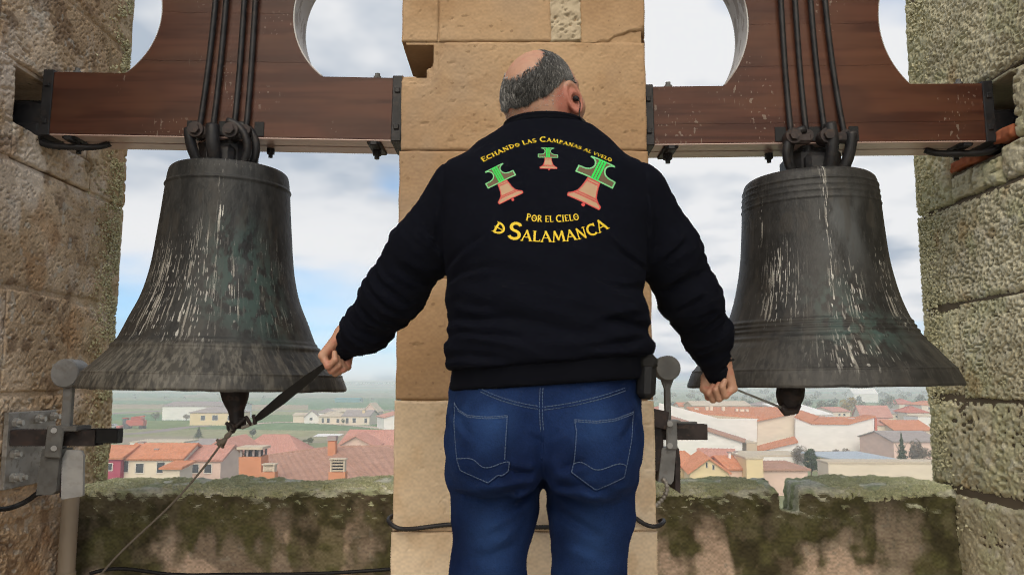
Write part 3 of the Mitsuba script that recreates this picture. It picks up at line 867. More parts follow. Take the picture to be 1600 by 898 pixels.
zl = zt(248, 2.40) - LCZ
make_bell([(608.5, 212), (605, 213.5), (600, 211.5), (592, 208), (584, 204), (575, 194), (560, 178), (547, 165.5), (538, 159), (520, 150), (500, 141), (470, 127), (450, 120.5), (420, 113.5), (400, 110.5), (370, 107), (340, 103.5), (310, 100.5), (297, 99), (277, 96), (264, 91, 2.48), (255, 78, 2.42), (249.5, 48, 2.40), (248, 0, 2.40)],
          [(543, .0075, .0065), (297, .0045, .004), (584, .0025, .0025), (536, .003, .003)], LCX, LCZ, LROLL, 'm_bronze_l', 'left bronze bell, streaked with pale runs, its lip chipped and lichen coated',
          [([(-.085, 0, -.085), (-.072, .01, zl + .03), (-.055, .03, zl - .01)], .016), ([(-.012, -.005, -.075), (-.006, 0, zl + .03), (-.004, .02, zl - .01)], .021), ([(.03, .0, -.06), (.075, .0, -.085), (.095, .005, zl + .045), (.07, .02, zl - .012)], .012), ([(.05, .03, -.06), (.098, .03, -.085), (.112, .035, zl + .045), (.085, .05, zl - .012)], .012), ([(.02, .06, -.07), (.03, .07, zl - .01)], .02), ([(-.08, .10, -.09), (-.06, .09, zl - .01)], .016)], .052)
zr_ = zt(262, 2.40) - RCZ
make_bell([(603.5, 216.5), (600, 217), (592, 213.5), (584, 210), (578, 206.5), (570, 199), (555, 185), (545, 176), (535, 165), (520, 154), (500, 143), (470, 131.5), (450, 126), (420, 119.5), (400, 116.5), (370, 113.5), (340, 111), (310, 108.5), (291, 105), (278, 98, 2.48), (269, 82, 2.43), (263.5, 50, 2.40), (262, 0, 2.40)],
          [(300, .003, .0025), (309, .0025, .002), (318, .0025, .002), (328, .003, .0025), (507, .0045, .004), (514, .0035, .004), (521, .0035, .004), (532, .005, .0045), (578, .0022, .0025)], RCX, RCZ, RROLL, 'm_bronze_r', 'right bronze bell, dark, with raised ring bands and pale droppings down its front',
          [([(-.055, 0, -.06), (-.10, .0, -.085), (-.115, .005, zr_ + .04), (-.085, .02, zr_ - .012)], .012), ([(-.035, .03, -.06), (-.085, .03, -.085), (-.095, .035, zr_ + .04), (-.065, .05, zr_ - .012)], .012), ([(.018, -.005, -.045), (.020, 0, zr_ + .04), (.012, .02, zr_ - .01)], .019), ([(.085, 0, -.07), (.075, .01, zr_ + .04), (.055, .03, zr_ - .01)], .017), ([(-.03, .06, -.07), (-.03, .07, zr_ - .01)], .02)], .055)


def at_px(px, py, Y):
    return P(px, py, Y)


def lathe_between(p0, p1, prof, n=28):
    """A turned piece along p0-p1; prof = (t, r)."""
    p0, p1 = np.asarray(p0, float), np.asarray(p1, float)
    t = np.array([a for a, _ in prof])
    return tube(p0 + (p1 - p0) * t[:, None], [b for _, b in prof], n)


YC = 2.33
pr = PchipInterpolator([0, .42, .55, .66, .74, .80, .85, .885, .915, .945, .965, 1], [.016, .018, .030, .044, .048, .045, .0400, .0360, .0275, .0205, .0205, .0200])
tt = np.linspace(0, 1, 60)
ck = thing('bell_clapper', 'rusty iron clapper hanging below the left bell, tapering to a tied end', 'clapper')
obj('shaft', lathe_between((-.905, YA - .03, .55), P(371, 667, YC), list(zip(tt, pr(tt)))), 'm_iron_rust', ck, smooth=True)
ck2 = thing('bell_clapper', 'round iron clapper ball showing below the right bell', 'clapper')
e2 = P(1231, 641, YC)
pr2 = PchipInterpolator([0, .6, .74, .82, .88, .925, .96, .985, 1], [.016, .017, .020, .029, .037, .0390, .034, .025, .014])
obj('ball', lathe_between((.945, YA - .03, .55), e2, list(zip(tt, pr2(tt)))), 'm_iron_rust', ck2, smooth=True)
obj('lug', [tube([P(1220, 634, YC - .02), P(1228, 643, YC - .02), P(1243, 641, YC - .015), P(1248, 632, YC - .01)], [.010, .013, .011, .008], 10)], 'm_iron_rust', ck2, smooth=True)

# rope, shackles and strap on the left clapper
sh = thing('shackle', 'small rusty shackles joining strap and rope to the left clapper', 'shackle')


def link(c, r, rad, ax, n=20, stretch=1.0):
    a = np.linspace(0, 2 * np.pi, n)
    ax = np.asarray(ax, float) / np.linalg.norm(ax)
    u = np.cross(ax, (0, 0, 1.0)); u /= np.linalg.norm(u)
    w = np.cross(ax, u)
    p = np.asarray(c) + r * (np.cos(a)[:, None] * u * stretch + np.sin(a)[:, None] * w)
    return tube(p, rad, 8, caps=False)


obj('link', link(P(376, 660, YC - .01), .013, .0042, (.2, 1, .1)), 'm_iron_rust', sh, smooth=True)
obj('link', link(P(388, 657, YC - .03), .012, .0040, (1, .5, .6)), 'm_iron_rust', sh, smooth=True)
obj('link', link(P(361, 668, YC - .02), .013, .0042, (.6, 1, .4)), 'm_iron_rust', sh, smooth=True)
obj('pin', [cyl(P(368, 666, YC - .025), P(384, 652, YC - .02), .0055, 8), cyl(P(396, 648, YC - .04), P(399, 662, YC - .03), .005, 8), cyl(P(353, 660, YC - .02), P(368, 672, YC - .02), .005, 8)], 'm_iron_rust', sh, smooth=True)
obj('pin', [cyl(P(378, 668, YC - .026), P(396, 661, YC - .03), .0048, 8)], 'm_galv', sh, smooth=True)

rp = thing('clapper_rope', 'thin rope with a knot running from the left clapper down to the floor', 'rope')
rpts = spline([P(362, 670, YC - .02), P(345, 694, YC - .01), P(255, 800, 2.42), P(160, 894, 2.48), P(120, 960, 2.5)], 140)
twist = []
for ph in (0, 2.094, 4.189):
    a = np.linspace(0, 2 * np.pi * 60, 900) + ph
    base = spline(rpts, 900)
    t = np.gradient(base, axis=0); t /= np.linalg.norm(t, axis=1, keepdims=True)
    u = np.cross(t, (0, 1.0, 0)); u /= np.linalg.norm(u, axis=1, keepdims=True)
    w = np.cross(t, u)
    twist.append(tube(base + .0015 * (np.cos(a)[:, None] * u + np.sin(a)[:, None] * w), .0018, 6))
obj('cord', twist, 'm_rope', rp, smooth=True)
kn = P(345, 694, YC - .01)
obj('knot', [link(kn, .009, .0045, (1, .3, .9)), link(kn + (.002, -.003, .004), .008, .0045, (-.4, 1, .5)), cyl(kn + (.003, 0, 0), kn + (-.012, 0, .014), .004, 8)], 'm_rope', rp, smooth=True)
for px, py in ((357, 679), (350, 688)):
    obj('knot', tube(spline([P(px + 4, py - 4, YC - .02), P(px, py, YC - .025), P(px - 5, py + 5, YC - .02)], 8), [.004, .006, .0075, .008, .008, .0075, .006, .004], 10), 'm_rope', rp, smooth=True)


def ribbon(pts, widths, thick, side):
    """A flat strap: a band of given widths along pts, lying along side."""
    p = np.asarray(pts, float)
    t = np.gradient(p, axis=0); t /= np.linalg.norm(t, axis=1, keepdims=True)
    s = np.asarray(side, float)
    s = np.broadcast_to(s, p.shape)
    s = s - (s * t).sum(1, keepdims=True) * t
    s /= np.linalg.norm(s, axis=1, keepdims=True)
    nrm = np.cross(t, s)
    w = np.asarray(widths)[:, None] / 2
    q = np.stack([p + s * w + nrm * thick, p - s * w + nrm * thick, p - s * w - nrm * thick, p + s * w - nrm * thick], 1).reshape(-1, 3)
    n = len(p)
    i, j = np.meshgrid(np.arange(n - 1), np.arange(4), indexing='ij')
    f = np.stack([i * 4 + j, i * 4 + (j + 1) % 4, (i + 1) * 4 + (j + 1) % 4, (i + 1) * 4 + j], -1).reshape(-1, 4)
    f = np.vstack([f, [[0, 3, 2, 1]], [[4 * n - 4, 4 * n - 3, 4 * n - 2, 4 * n - 1]]])
    return trimesh.Trimesh(q, np.vstack([f[:, [0, 1, 2]], f[:, [0, 2, 3]]]), process=False)


HL, HR = P(516, 566, 2.00), P(1133, 604, 2.00)      # where the two fists close
_a, _b = P(507, 571, 1.99), P(399, 656, YC - .035)
lp = np.concatenate([[HL + (.004, 0, .02)], _a + (_b - _a) * np.linspace(0, 1, 35)[:, None]])
lwid = np.interp(np.linspace(0, 1, 36), [0, .08, .25, .6, .92, 1], [.013, .014, .022, .027, .020, .011])
tag(obj('pull_strap', ribbon(lp, lwid, .0014, (-.63, 0, .77)), 'm_web', smooth=False), 'flat black webbing strap from the left hand to the left clapper', 'strap')
_a, _b = P(1150, 608, 1.99), P(1222, 637, YC - .02)
rp2 = np.concatenate([[HR + (-.01, 0, 0)], _a + (_b - _a) * np.linspace(0, 1, 29)[:, None]])
tag(obj('pull_strap', ribbon(rp2, np.interp(np.linspace(0, 1, 30), [0, .2, .6, 1], [.0045, .005, .006, .007]), .0012, (.35, 0, .94)), 'm_grey_paint', smooth=False), 'thin grey strap from the right hand to the right clapper', 'strap')


# ------------------------------------------------------------------ motor-driven hammers
mh = thing('bell_hammer', 'grey motor bell hammer bolted by a plate to the left jamb', 'bell hammer', 'electric bell hammers')
pz0, pz1 = -.285, -.085
pY0, pY1 = 2.385, 2.635
obj('wall_plate', box((WL + .004, pY0, pz0 - .02), (WL + .018, pY1, pz1), .002), 'm_galv', mh)
for y, z in ((pY0 + .03, pz1 - .03), (2.53, pz1 - .024), (pY1 - .025, pz1 - .02), (pY0 + .03, -.205), (2.45, pz0 + .01), (pY0 + .035, pz0 + .012)):
    obj('bolt', [cyl((WL + .016, y, z), (WL + .030, y, z), .014, 6), cyl((WL + .028, y, z), (WL + .044, y, z), .008, 10)], 'm_zinc', mh)
ych = 2.42
zc_ = zt(683, ych)
xe = xt(188, 683, ych)
xm = xt(155, 683, ych)
obj('channel', [box((WL + .02, ych - .026, zc_ - .023), (xm, ych - .022, zc_ + .023), .001), box((WL + .02, ych - .022, zc_ + .019), (xm, ych + .022, zc_ + .023), .001), box((WL + .02, ych - .022, zc_ - .023), (xm, ych + .022, zc_ - .019), .001), box((WL + .02, ych + .022, zc_ - .023), (xm, ych + .026, zc_ + .023), .001)], 'm_iron_rust', mh)
obj('channel_end', box((xm - .02, ych - .018, zc_ - .016), (xe, ych + .018, zc_ + .026), .002), 'm_black', mh)
xs = xt(109, 600, ych - .03)
dc = P(108, 583, ych - .03)
obj('hammer_head', [cyl(dc + (0, -.022, 0), dc + (0, .040, 0), .0415, 40), cyl(dc + (0, -.026, 0), dc + (0, -.022, 0), .0385, 40, .041)], 'm_grey_paint', mh, smooth=35)
obj('hammer_arm', box((dc[0] - .013, dc[1] - .006, zt(668, ych)), (dc[0] + .013, dc[1] + .016, dc[2] - .03), .003), 'm_grey_paint', mh)
x0, x1 = xt(72, 680, ych - .06), xt(96, 680, ych - .06)
obj('bracket', [box((x0, ych - .062, zt(712, ych)), (x1 + .004, ych - .052, zt(664, ych)), .003, rot((0, 1, 0), 4, ((x0 + x1) / 2, 0, zc_))), box((x0, ych - .06, zt(672, ych)), (xt(135, 672, ych), ych + .03, zt(664, ych)), .003),
                box((x0 + .004, ych - .053, zt(712, ych)), (x0 + .014, ych + .03, zt(664, ych)), .002)], 'm_grey_dark', mh)
for y in (672, 700):
    obj('bolt', cyl(P(84, y, ych - .066), P(84, y, ych - .05), .008, 12), 'm_grey_light', mh)
lower = Polygon([(xt(73, 700, 2.4), zt(700, 2.4)), (xt(101, 700, 2.4), zt(700, 2.4)), (xt(95, 765, 2.4), zt(765, 2.4)), (xt(88, 771, 2.4), zt(771, 2.4)), (xt(64, 771, 2.4), zt(771, 2.4))])
obj('motor_box', xz(extrude(lower, .07), 2.375), 'm_grey_dark', mh)
plp = Polygon([(xt(99, 778, 2.4), zt(778, 2.4)), (xt(130, 773, 2.4), zt(773, 2.4)), (xt(131, 712, 2.4), zt(712, 2.4)), (xt(128, 704, 2.4), zt(704, 2.4)), (xt(107, 703, 2.4), zt(703, 2.4)), (xt(99, 718, 2.4), zt(718, 2.4))]).buffer(.004).buffer(-.002)
obj('cover_plate', xz(extrude(plp, .012), 2.392), 'm_grey_light', mh)
obj('cover_side', box((xt(97, 740, 2.4), 2.392, zt(776, 2.4)), (xt(99.5, 740, 2.4), 2.46, zt(718, 2.4)), .001), 'm_iron_rust', mh)
pc = spline([P(78, 764, 2.39), P(62, 768, 2.39), P(45, 780, 2.40), P(25, 790, 2.39), P(0, 795, 2.34), P(-40, 800, 2.25)], 50)
cb = thing('motor_cable', 'black motor cable sagging from the left hammer along the jamb', 'cable')
obj('sheath', tube(pc, .0072, 10), 'm_black', cb, smooth=True)
obj('gland', tube(pc[:7], [.012] * 7, 10), 'm_black', cb, smooth=True)

mh2 = thing('bell_hammer', 'grey motor bell hammer with round disc head beside the pillar, right of the man', 'bell hammer', 'electric bell hammers')
yr = 2.44
d2 = P(1042, 575, yr - .02)
obj('hammer_head', [cyl(d2 + (0, -.02, 0), d2 + (0, .035, 0), .0365, 40), cyl(d2 + (0, -.024, 0), d2 + (0, -.02, 0), .034, 40, .0362)], 'm_grey_dark', mh2, smooth=35)
obj('hammer_arm', [box((d2[0] - .009, d2[1] - .005, zt(656, yr)), (d2[0] + .009, d2[1] + .013, d2[2] - .03), .003), xz(extrude(Polygon([(d2[0] - .009, d2[2] - .058), (d2[0] + .009, d2[2] - .058), (d2[0] + .020, d2[2] - .028), (d2[0] - .020, d2[2] - .028)]), .016), d2[1] - .004)], 'm_grey_dark', mh2)
z1_, z2_ = zt(662, yr), zt(686, yr)
obj('channel', [box((xt(1018, 675, yr), yr - .022, z2_), (xt(1103, 675, yr), yr - .018, z1_), .001), box((xt(1018, 675, yr), yr - .018, z1_ - .004), (xt(1103, 675, yr), yr + .022, z1_), .001), box((xt(1018, 675, yr), yr - .018, z2_), (xt(1103, 675, yr), yr + .022, z2_ + .004), .001), box((xt(1018, 675, yr), yr + .018, z2_), (xt(1101, 675, yr), yr + .022, z1_), .001)], 'm_iron_rust', mh2)
obj('top_strip', box((xt(1020, 660, yr), yr - .012, z1_ + .0015), (xt(1088, 660, yr), yr + .012, z1_ + .007), .001), 'm_grey_dark', mh2)
xb0, xb1 = xt(1037, 690, yr), xt(1054, 690, yr)
obj('bracket', [box((xb0, yr - .045, zt(700, yr)), (xb1, yr - .035, zt(655, yr)), .003), box((xb0, yr - .04, zt(660, yr)), (xb1 + .012, yr + .02, zt(655, yr)), .003)], 'm_grey_paint', mh2)
for y in (662, 696):
    obj('bolt', cyl(P(1047, y, yr - .05), P(1047, y, yr - .034), .0085, 12), 'm_grey_light', mh2)
lw2 = Polygon([(xt(1031, 698, yr), zt(698, yr)), (xt(1053, 698, yr), zt(698, yr)), (xt(1049, 748, yr), zt(748, yr)), (xt(1045, 754, yr), zt(754, yr)), (xt(1025, 750, yr), zt(750, yr))])
obj('motor_box', xz(extrude(lw2, .07), yr - .035), 'm_grey_paint', mh2)
cv = Polygon([(xt(1054, 700, yr), zt(695, yr)), (xt(1059, 700, yr), zt(700, yr)), (xt(1061, 720, yr), zt(720, yr)), (xt(1061, 769, yr), zt(769, yr)), (xt(1053, 764, yr), zt(764, yr))])
obj('cover_plate', xz(extrude(cv, .12), yr - .02), 'm_iron_rust', mh2)
obj('mount_block', [box((PX1 + .002, yr - .03, zt(735, yr)), (xt(1034, 700, yr), yr + .05, zt(650, yr)), .003), box((PX1 + .002, yr - .05, zt(668, yr)), (xt(1040, 700, yr), yr - .03, zt(640, yr)), .002, rot((0, 1, 0), 12, (xt(1030, 650, yr), 0, zt(652, yr))))], 'm_iron_rust', mh2)
cc = thing('motor_cable', 'short armoured cable looping from the right hammer to the pillar', 'cable')
c2 = spline([P(1036, 748, yr - .04), P(1042, 760, yr - .05), P(1038, 775, yr - .05), P(1026, 788, yr - .05), P(1018, 793, yr - .06)], 40)
obj('sheath', tube(c2, .006 + .0012 * np.sign(np.sin(np.arange(40) * 1.57 + .3)), 10), 'm_galv', cc, smooth=True)
# ------------------------------------------------------------------ the bell ringer
from scipy.interpolate import LinearNDInterpolator

EARP = P(888, 160, 1.80)
scene['m_skin'] = two({'type': 'principled', 'base_color': mikit.proc(lambda p, n, uv: mix(mix(C(.35, .185, .12), C(.43, .24, .16), fbm(p.x * 26, p.y * 26, p.z * 26, 3)), C(.40, .125, .09), dr.maximum(smoothstep(.5, .75, fbm(p.x * 40 + 3, p.y * 40, p.z * 40, 3)) * .5, .75 * smoothstep(.050, .028, dr.norm(p - mi.Point3f(*[float(q) for q in EARP])))))), 'roughness': .5, 'specular': .45})
scene['m_shirt'] = two({'type': 'bumpmap', 'arbitrary': mikit.proc(lambda p, n, uv: fbm(p.x * 240, p.y * 240, p.z * 240, 2) + .5 * fbm(p.x * 30, p.y * 30, p.z * 30, 3)), 'scale': .0011,
                        'bsdf': {'type': 'principled', 'base_color': mikit.proc(lambda p, n, uv: C(.0034, .0039, .0074) * (.75 + .5 * fbm(p.x * 180, p.y * 180, p.z * 180, 2))), 'roughness': .9, 'specular': .05}})
scene['m_rib'] = two({'type': 'bumpmap', 'arbitrary': mikit.proc(lambda p, n, uv: .5 + .5 * dr.sin(p.x * 1500)), 'scale': .0008, 'bsdf': {'type': 'principled', 'base_color': rgb(.0034, .0038, .0066), 'roughness': .9, 'specular': .06}})


WORN = [(P(768, 850, 1.72), .09), (P(925, 850, 1.72), .09), (P(768, 660, 1.64), .05), (P(930, 660, 1.64), .05)]


def denim_col(p, n, uv):
    tw = noise((p.x + p.z) * 900, (p.x - p.z) * 300, p.y * 400)
    a = fbm(p.x * 9, p.y * 9, p.z * 6, 4)
    fade = smoothstep(.45, .75, fbm(p.x * 5 + 2, p.y * 5, p.z * 2.6, 4))
    c = mix(C(.0034, .0086, .034), C(.0075, .019, .066), smoothstep(.3, .7, a))
    for q, w_ in WORN:
        fade = dr.maximum(fade, dr.exp(-dr.square((p.x - float(q[0])) / .045) - dr.square((p.z - float(q[2])) / w_)) * (.35 + .65 * fbm(p.x * 14, p.y * 14, p.z * 30, 4)))
    c = mix(c, C(.024, .060, .165), fade * .65)
    return c * (.74 + .52 * tw)


scene['m_denim'] = two({'type': 'bumpmap', 'arbitrary': mikit.proc(lambda p, n, uv: noise((p.x + p.z) * 900, (p.x - p.z) * 300, p.y * 400) + 1.2 * fbm(p.x * 60, p.y * 60, p.z * 60, 3)), 'scale': .0007,
                        'bsdf': {'type': 'principled', 'base_color': mikit.proc(denim_col), 'roughness': .85, 'specular': .07}})
diffuse('m_stitch', (.095, .125, .185))
diffuse('m_stitch_tan', (.24, .17, .12))

man = thing('person', 'man seen from behind in a dark navy sweatshirt and blue jeans pulling both bell straps', 'person')

TR = [  # photograph row, left and right outline of the trunk, centre depth, half depth
    (650, 700, 1003, 1.790, .160), (612, 700, 1000, 1.790, .164), (590, 699, 1010, 1.788, .172), (572, 696, 1013, 1.786, .180), (545, 691, 1018, 1.785, .186), (500, 695, 1013, 1.785, .186), (450, 697, 1008, 1.787, .182),
    (400, 692, 1012, 1.790, .176), (350, 690, 1016, 1.797, .168), (300, 690, 1018, 1.808, .152), (270, 697, 1008, 1.818, .136), (245, 722, 980, 1.830, .118), (222, 752, 950, 1.842, .104), (203, 782, 925, 1.850, .092), (186, 800, 900, 1.858, .082), (170, 803, 893, 1.864, .076)]
tz = np.array([zt(r[0], r[3]) for r in TR])
tl = np.array([xt(r[1], r[0], r[3]) for r in TR])
tr = np.array([xt(r[2], r[0], r[3]) for r in TR])
TF = [PchipInterpolator(tz, a) for a in ((tl + tr) / 2, (tr - tl) / 2, np.array([r[3] for r in TR]), np.array([r[4] for r in TR]))]


def loft(p, F, z0, z1, inset=0.0, ex=2.35):
    z = np.clip(p[:, 2], z0, z1)
    cx, a, cy, b = (f(z) for f in F)
    a, b = a - inset, b - inset
    q = (np.abs((p[:, 0] - cx) / a) ** ex + np.abs((p[:, 1] - cy) / b) ** ex) ** (1 / ex)
    return (q - 1) * np.minimum(a, b) * .92


def smax(a, b, k):
    return -smin(-a, -b, k)


PX = lambda px, py, Y, r: (P(px, py, Y), r)
ARM_L = [PX(724, 313, 1.815, .082), PX(655, 392, 1.835, .0685), PX(614, 460, 1.875, .0665), PX(574, 511, 1.945, .054), PX(543, 538, 1.992, .034)]
ARM_R = [PX(990, 312, 1.815, .082), PX(1044, 392, 1.835, .0695), PX(1077, 464, 1.88, .0665), PX(1105, 522, 1.94, .053), PX(1120, 575, 1.988, .033)]
zh = lambda x: zt(612, 1.70) + (x + .135) * (zt(592, 1.70) - zt(612, 1.70)) / .39


def arm_wrinkle(p, A, seed):
    d = A[3][0] - A[0][0]
    d = d / np.linalg.norm(d)
    t = p @ d
    o = p - t[:, None] * d
    near = np.clip((p - A[0][0]) @ d / .30, 0, 1)
    w = meshkit.fbm(np.concatenate([o * 9, (t * 34)[:, None]], 1)[:, [0, 1, 3]] + o[:, [2, 0, 1]] * 6, 4, seed)
    w = np.abs(w - .5) * 2
    return (.22 - w) * (.006 + .018 * near ** 1.5)


def crease(p, segs, Y0):
    """Folds of cloth: grooves with a raised side along segments given by photograph pixels, on the side towards the camera."""
    out = np.zeros(len(p))
    q = p[:, [0, 2]] + (meshkit.noise(p * 14, 6)[:, None] - .5) * .014
    front = p[:, 1] < 1.84
    for x0, y0, x1, y1, w, amp in segs:
        a, b = np.array([xt(x0, y0, Y0), zt(y0, Y0)]), np.array([xt(x1, y1, Y0), zt(y1, Y0)])
        d = b - a
        L = np.linalg.norm(d)
        t = ((q - a) @ d) / (L * L)
        s = ((q[:, 0] - a[0]) * d[1] - (q[:, 1] - a[1]) * d[0]) / L + .10 * L * np.clip(t, 0, 1) * (1 - np.clip(t, 0, 1))
        env = np.clip(t / .2, 0, 1) * np.clip((1 - t) / .35, 0, 1) * front
        out += amp * env * (np.exp(-(s / w) ** 2) - .8 * np.exp(-((s - 2.1 * w) / (1.3 * w)) ** 2))
    return out


SH_FOLDS = [(694, 420, 770, 372, .006, .005), (696, 440, 790, 425, .006, .005), (698, 470, 800, 490, .007, .004), (1010, 430, 940, 385, .006, .005), (1010, 455, 920, 450, .006, .004), (1012, 490, 900, 520, .007, .005),
            (692, 520, 850, 545, .0065, .006), (700, 498, 830, 512, .006, .004), (1016, 528, 880, 548, .006, .006), (1012, 512, 930, 505, .006, .004), (694, 556, 800, 566, .006, .005), (1008, 556, 900, 563, .006, .005), (760, 535, 930, 530, .006, .003),
            (690, 300, 672, 400, .006, .004), (1016, 300, 1032, 410, .006, .004), (655, 345, 690, 395, .006, .005), (608, 410, 668, 440, .006, .006), (590, 440, 640, 480, .0055, .006), (566, 470, 612, 515, .005, .005), (548, 500, 585, 535, .0045, .005),
            (1084, 365, 1030, 420, .006, .005), (1100, 415, 1040, 452, .006, .006), (1120, 455, 1060, 488, .0055, .006), (1135, 498, 1078, 522, .005, .005), (1142, 535, 1095, 552, .0045, .005)]
JE_FOLDS = [(840, 752, 728, 772, .007, .007), (858, 752, 975, 770, .007, .007), (836, 735, 790, 722, .006, .006), (862, 735, 915, 715, .006, .006), (838, 765, 770, 815, .007, .005), (862, 768, 930, 812, .007, .005), (712, 770, 790, 790, .007, .004), (984, 765, 905, 785, .007, .004),
            (828, 800, 745, 850, .008, .005), (868, 800, 950, 845, .008, .005), (705, 640, 745, 690, .006, .004), (996, 640, 960, 690, .006, .004), (815, 850, 720, 880, .008, .004), (872, 850, 970, 885, .008, .004), (848, 690, 815, 668, .005, .004), (850, 690, 880, 668, .005, .004)]


def shirt(p):
    z = p[:, 2]
    h = zh(p[:, 0])
    t = loft(p, TF, tz[0], tz[-1])
    bulge = .002 * np.exp(-((z - h - .068) / .022) ** 2)
    w = meshkit.fbm(np.stack([p[:, 0] * 3.2, p[:, 1] * 3.2, z * 24 + p[:, 0] * 5], 1), 3, 4)
    waist = np.exp(-((z - h - .115) / .085) ** 2)
    t = t - bulge - (w - .5) * (.026 * waist + .006)
    dg = meshkit.fbm(np.stack([p[:, 0] * 9 + z * 5, p[:, 1] * 5, z * 6 - p[:, 0] * 4], 1), 3, 14)
    t = t - (dg - .5) * .022
    t = smax(t, h + .044 - z, .012)
    t = np.maximum(t, z - zt(193, 1.80) + .35 * np.maximum(0, p[:, 1] - 1.80))
    d = t
    for A, s in ((ARM_L, 21), (ARM_R, 31)):
        a = chain(p, A, .03) - arm_wrinkle(p, A, s)
        e = (A[4][0] - A[3][0]) / np.linalg.norm(A[4][0] - A[3][0])
        a = np.maximum(a, (p - A[4][0]) @ e + .004)
        d = smin(d, a, .030)
    d = d + crease(p, SH_FOLDS, 1.72)
    # the armhole seams
    for xs, sg in ((xt(690, 300, 1.7), -1), (xt(1014, 300, 1.7), 1)):
        seam = np.exp(-((p[:, 0] - xs - sg * .12 * np.maximum(0, .30 - z) * 0) / .0035) ** 2) * np.clip((z - .20) / .05, 0, 1)
        d = d + .0035 * seam
    return d


m_sh = surface_nets(shirt, (-.46, 1.52, -.06), (.56, 2.06, .60), .0062)
sk = obj('sweatshirt', m_sh, 'm_shirt', man, smooth=True, label='dark navy sweatshirt with yellow lettering and three embroidered bells')


def band(p):
    z, h = p[:, 2], zh(p[:, 0])
    t = loft(p, TF, tz[0], tz[-1], .0075) - .004 * np.cos((z - h) / .05 * 3.0)
    return smax(smax(t, h - z, .006), z - h - .056, .01)


obj('waistband', surface_nets(band, (-.25, 1.55, -.10), (.40, 2.02, .09), .006), 'm_rib', sk, smooth=True)
for A in (ARM_L, ARM_R):
    e = (A[4][0] - A[3][0]) / np.linalg.norm(A[4][0] - A[3][0])
    c0 = A[4][0]
    obj('cuff', tube([c0 - e * .012, c0 - e * .004, c0 + e * .012, c0 + e * .024, c0 + e * .026, c0 + e * .02], [.031, .0335, .0325, .0315, .029, .024], 28), 'm_rib', sk, smooth=True)
cx, cy = float(TF[0](zt(180, 1.8))), 1.858
a = np.linspace(0, 2 * np.pi, 61)
ca, cb_ = float(TF[1](zt(184, 1.8))) + .001, .090
col = np.stack([cx + ca * np.cos(a), cy + cb_ * np.sin(a), zt(190, 1.80) - .10 * np.maximum(0, np.sin(a)) * .5], 1)
obj('collar', [tube(col + (0, 0, dz), rr, 10, caps=False) for dz, rr in ((0, .0075), (.007, .0068), (-.008, .0075))], 'm_rib', sk, smooth=True)

# ---- jeans
JR = [(580, 708, 1001, 1.79, .150), (612, 703, 1000, 1.79, .150), (650, 700, 999, 1.788, .154), (690, 698, 1000, 1.785, .156), (730, 698, 995, 1.785, .152), (770, 704, 989, 1.787, .142), (810, 709, 986, 1.79, .12)]
jz = np.array([zt(r[0], r[3]) for r in JR])[::-1]
jl = np.array([xt(r[1], r[0], r[3]) for r in JR])[::-1]
jr = np.array([xt(r[2], r[0], r[3]) for r in JR])[::-1]
JF = [PchipInterpolator(jz, q) for q in ((jl + jr) / 2, (jr - jl) / 2, np.array([r[3] for r in JR])[::-1], np.array([r[4] for r in JR])[::-1])]
FZ = -1.062
LEG_L = [PX(775, 745, 1.785, .1035), PX(773, 800, 1.787, .0875), PX(761, 898, 1.79, .0765), (np.array([-.062, 1.80, -.60]), .066), (np.array([-.070, 1.80, FZ + .08]), .056)]
LEG_R = [PX(920, 745, 1.785, .1025), PX(924, 800, 1.787, .0885), PX(921, 898, 1.79, .0745), (np.array([.172, 1.80, -.60]), .066), (np.array([.180, 1.80, FZ + .08]), .056)]


def jeans(p):
    z = p[:, 2]
    t = loft(p, JF, jz[0], jz[-1], 0, 2.2)
    zc_ = zt(742, 1.785)
    t = smax(t, zc_ - .02 - z, .02)
    for px in (772, 928):
        t = smin(t, ell(p, P(px, 694, 1.692), (.088, .076, .098)), .05)
    cleft = np.exp(-((p[:, 0] - xt(849, 700, 1.65)) / .014) ** 2) * np.clip((zt(640, 1.7) - z) / .12, 0, 1) * (p[:, 1] < 1.78)
    t = t + .022 * cleft
    L = [chain(p, A, .02) for A in (LEG_L, LEG_R)]
    L = [np.maximum(d, FZ + .045 - z) for d in L]
    d = smin(smin(t, L[0], .022), smin(t, L[1], .022), .006)
    w = meshkit.fbm(np.stack([p[:, 0] * 7, p[:, 1] * 7, z * 13 + np.abs(p[:, 0] - .067) * 10], 1), 3, 9)
    under = np.exp(-((z - zt(760, 1.7)) / .09) ** 2)
    side = np.clip(np.abs(p[:, 0] - .066) / .14, 0, 1) ** 4
    d = d - (w - .5) * (.014 + .030 * under) * (1 - .75 * side)
    d = d + crease(p, JE_FOLDS, 1.68)
    w2 = meshkit.fbm(p * 24, 3, 19)
    d = d - (w2 - .5) * .007
    return np.maximum(d, z - zt(578, 1.79))


m_je = surface_nets(jeans, (-.25, 1.50, FZ + .03), (.40, 2.06, .06), .0066)
jk = obj('jeans', m_je, 'm_denim', man, smooth=True, label='dark blue denim jeans with stitched back pockets')


def back_map(m, xlo, xhi, zlo, zhi):
    v, n = np.array(m.vertices), meshkit.arrays(m, True)[2]
    ok = (n[:, 1] < -.12) & (v[:, 0] > xlo) & (v[:, 0] < xhi) & (v[:, 2] > zlo) & (v[:, 2] < zhi) & (v[:, 1] < 1.86)
    f = LinearNDInterpolator(v[ok][:, [0, 2]], v[ok, 1])
    mean = v[ok, 1].mean()
    return lambda x, z: np.nan_to_num(f(np.stack([x, z], -1)), nan=mean)


jmap = back_map(m_je, -.22, .38, -.40, .04)
smap = back_map(m_sh, -.20, .34, .05, .58)


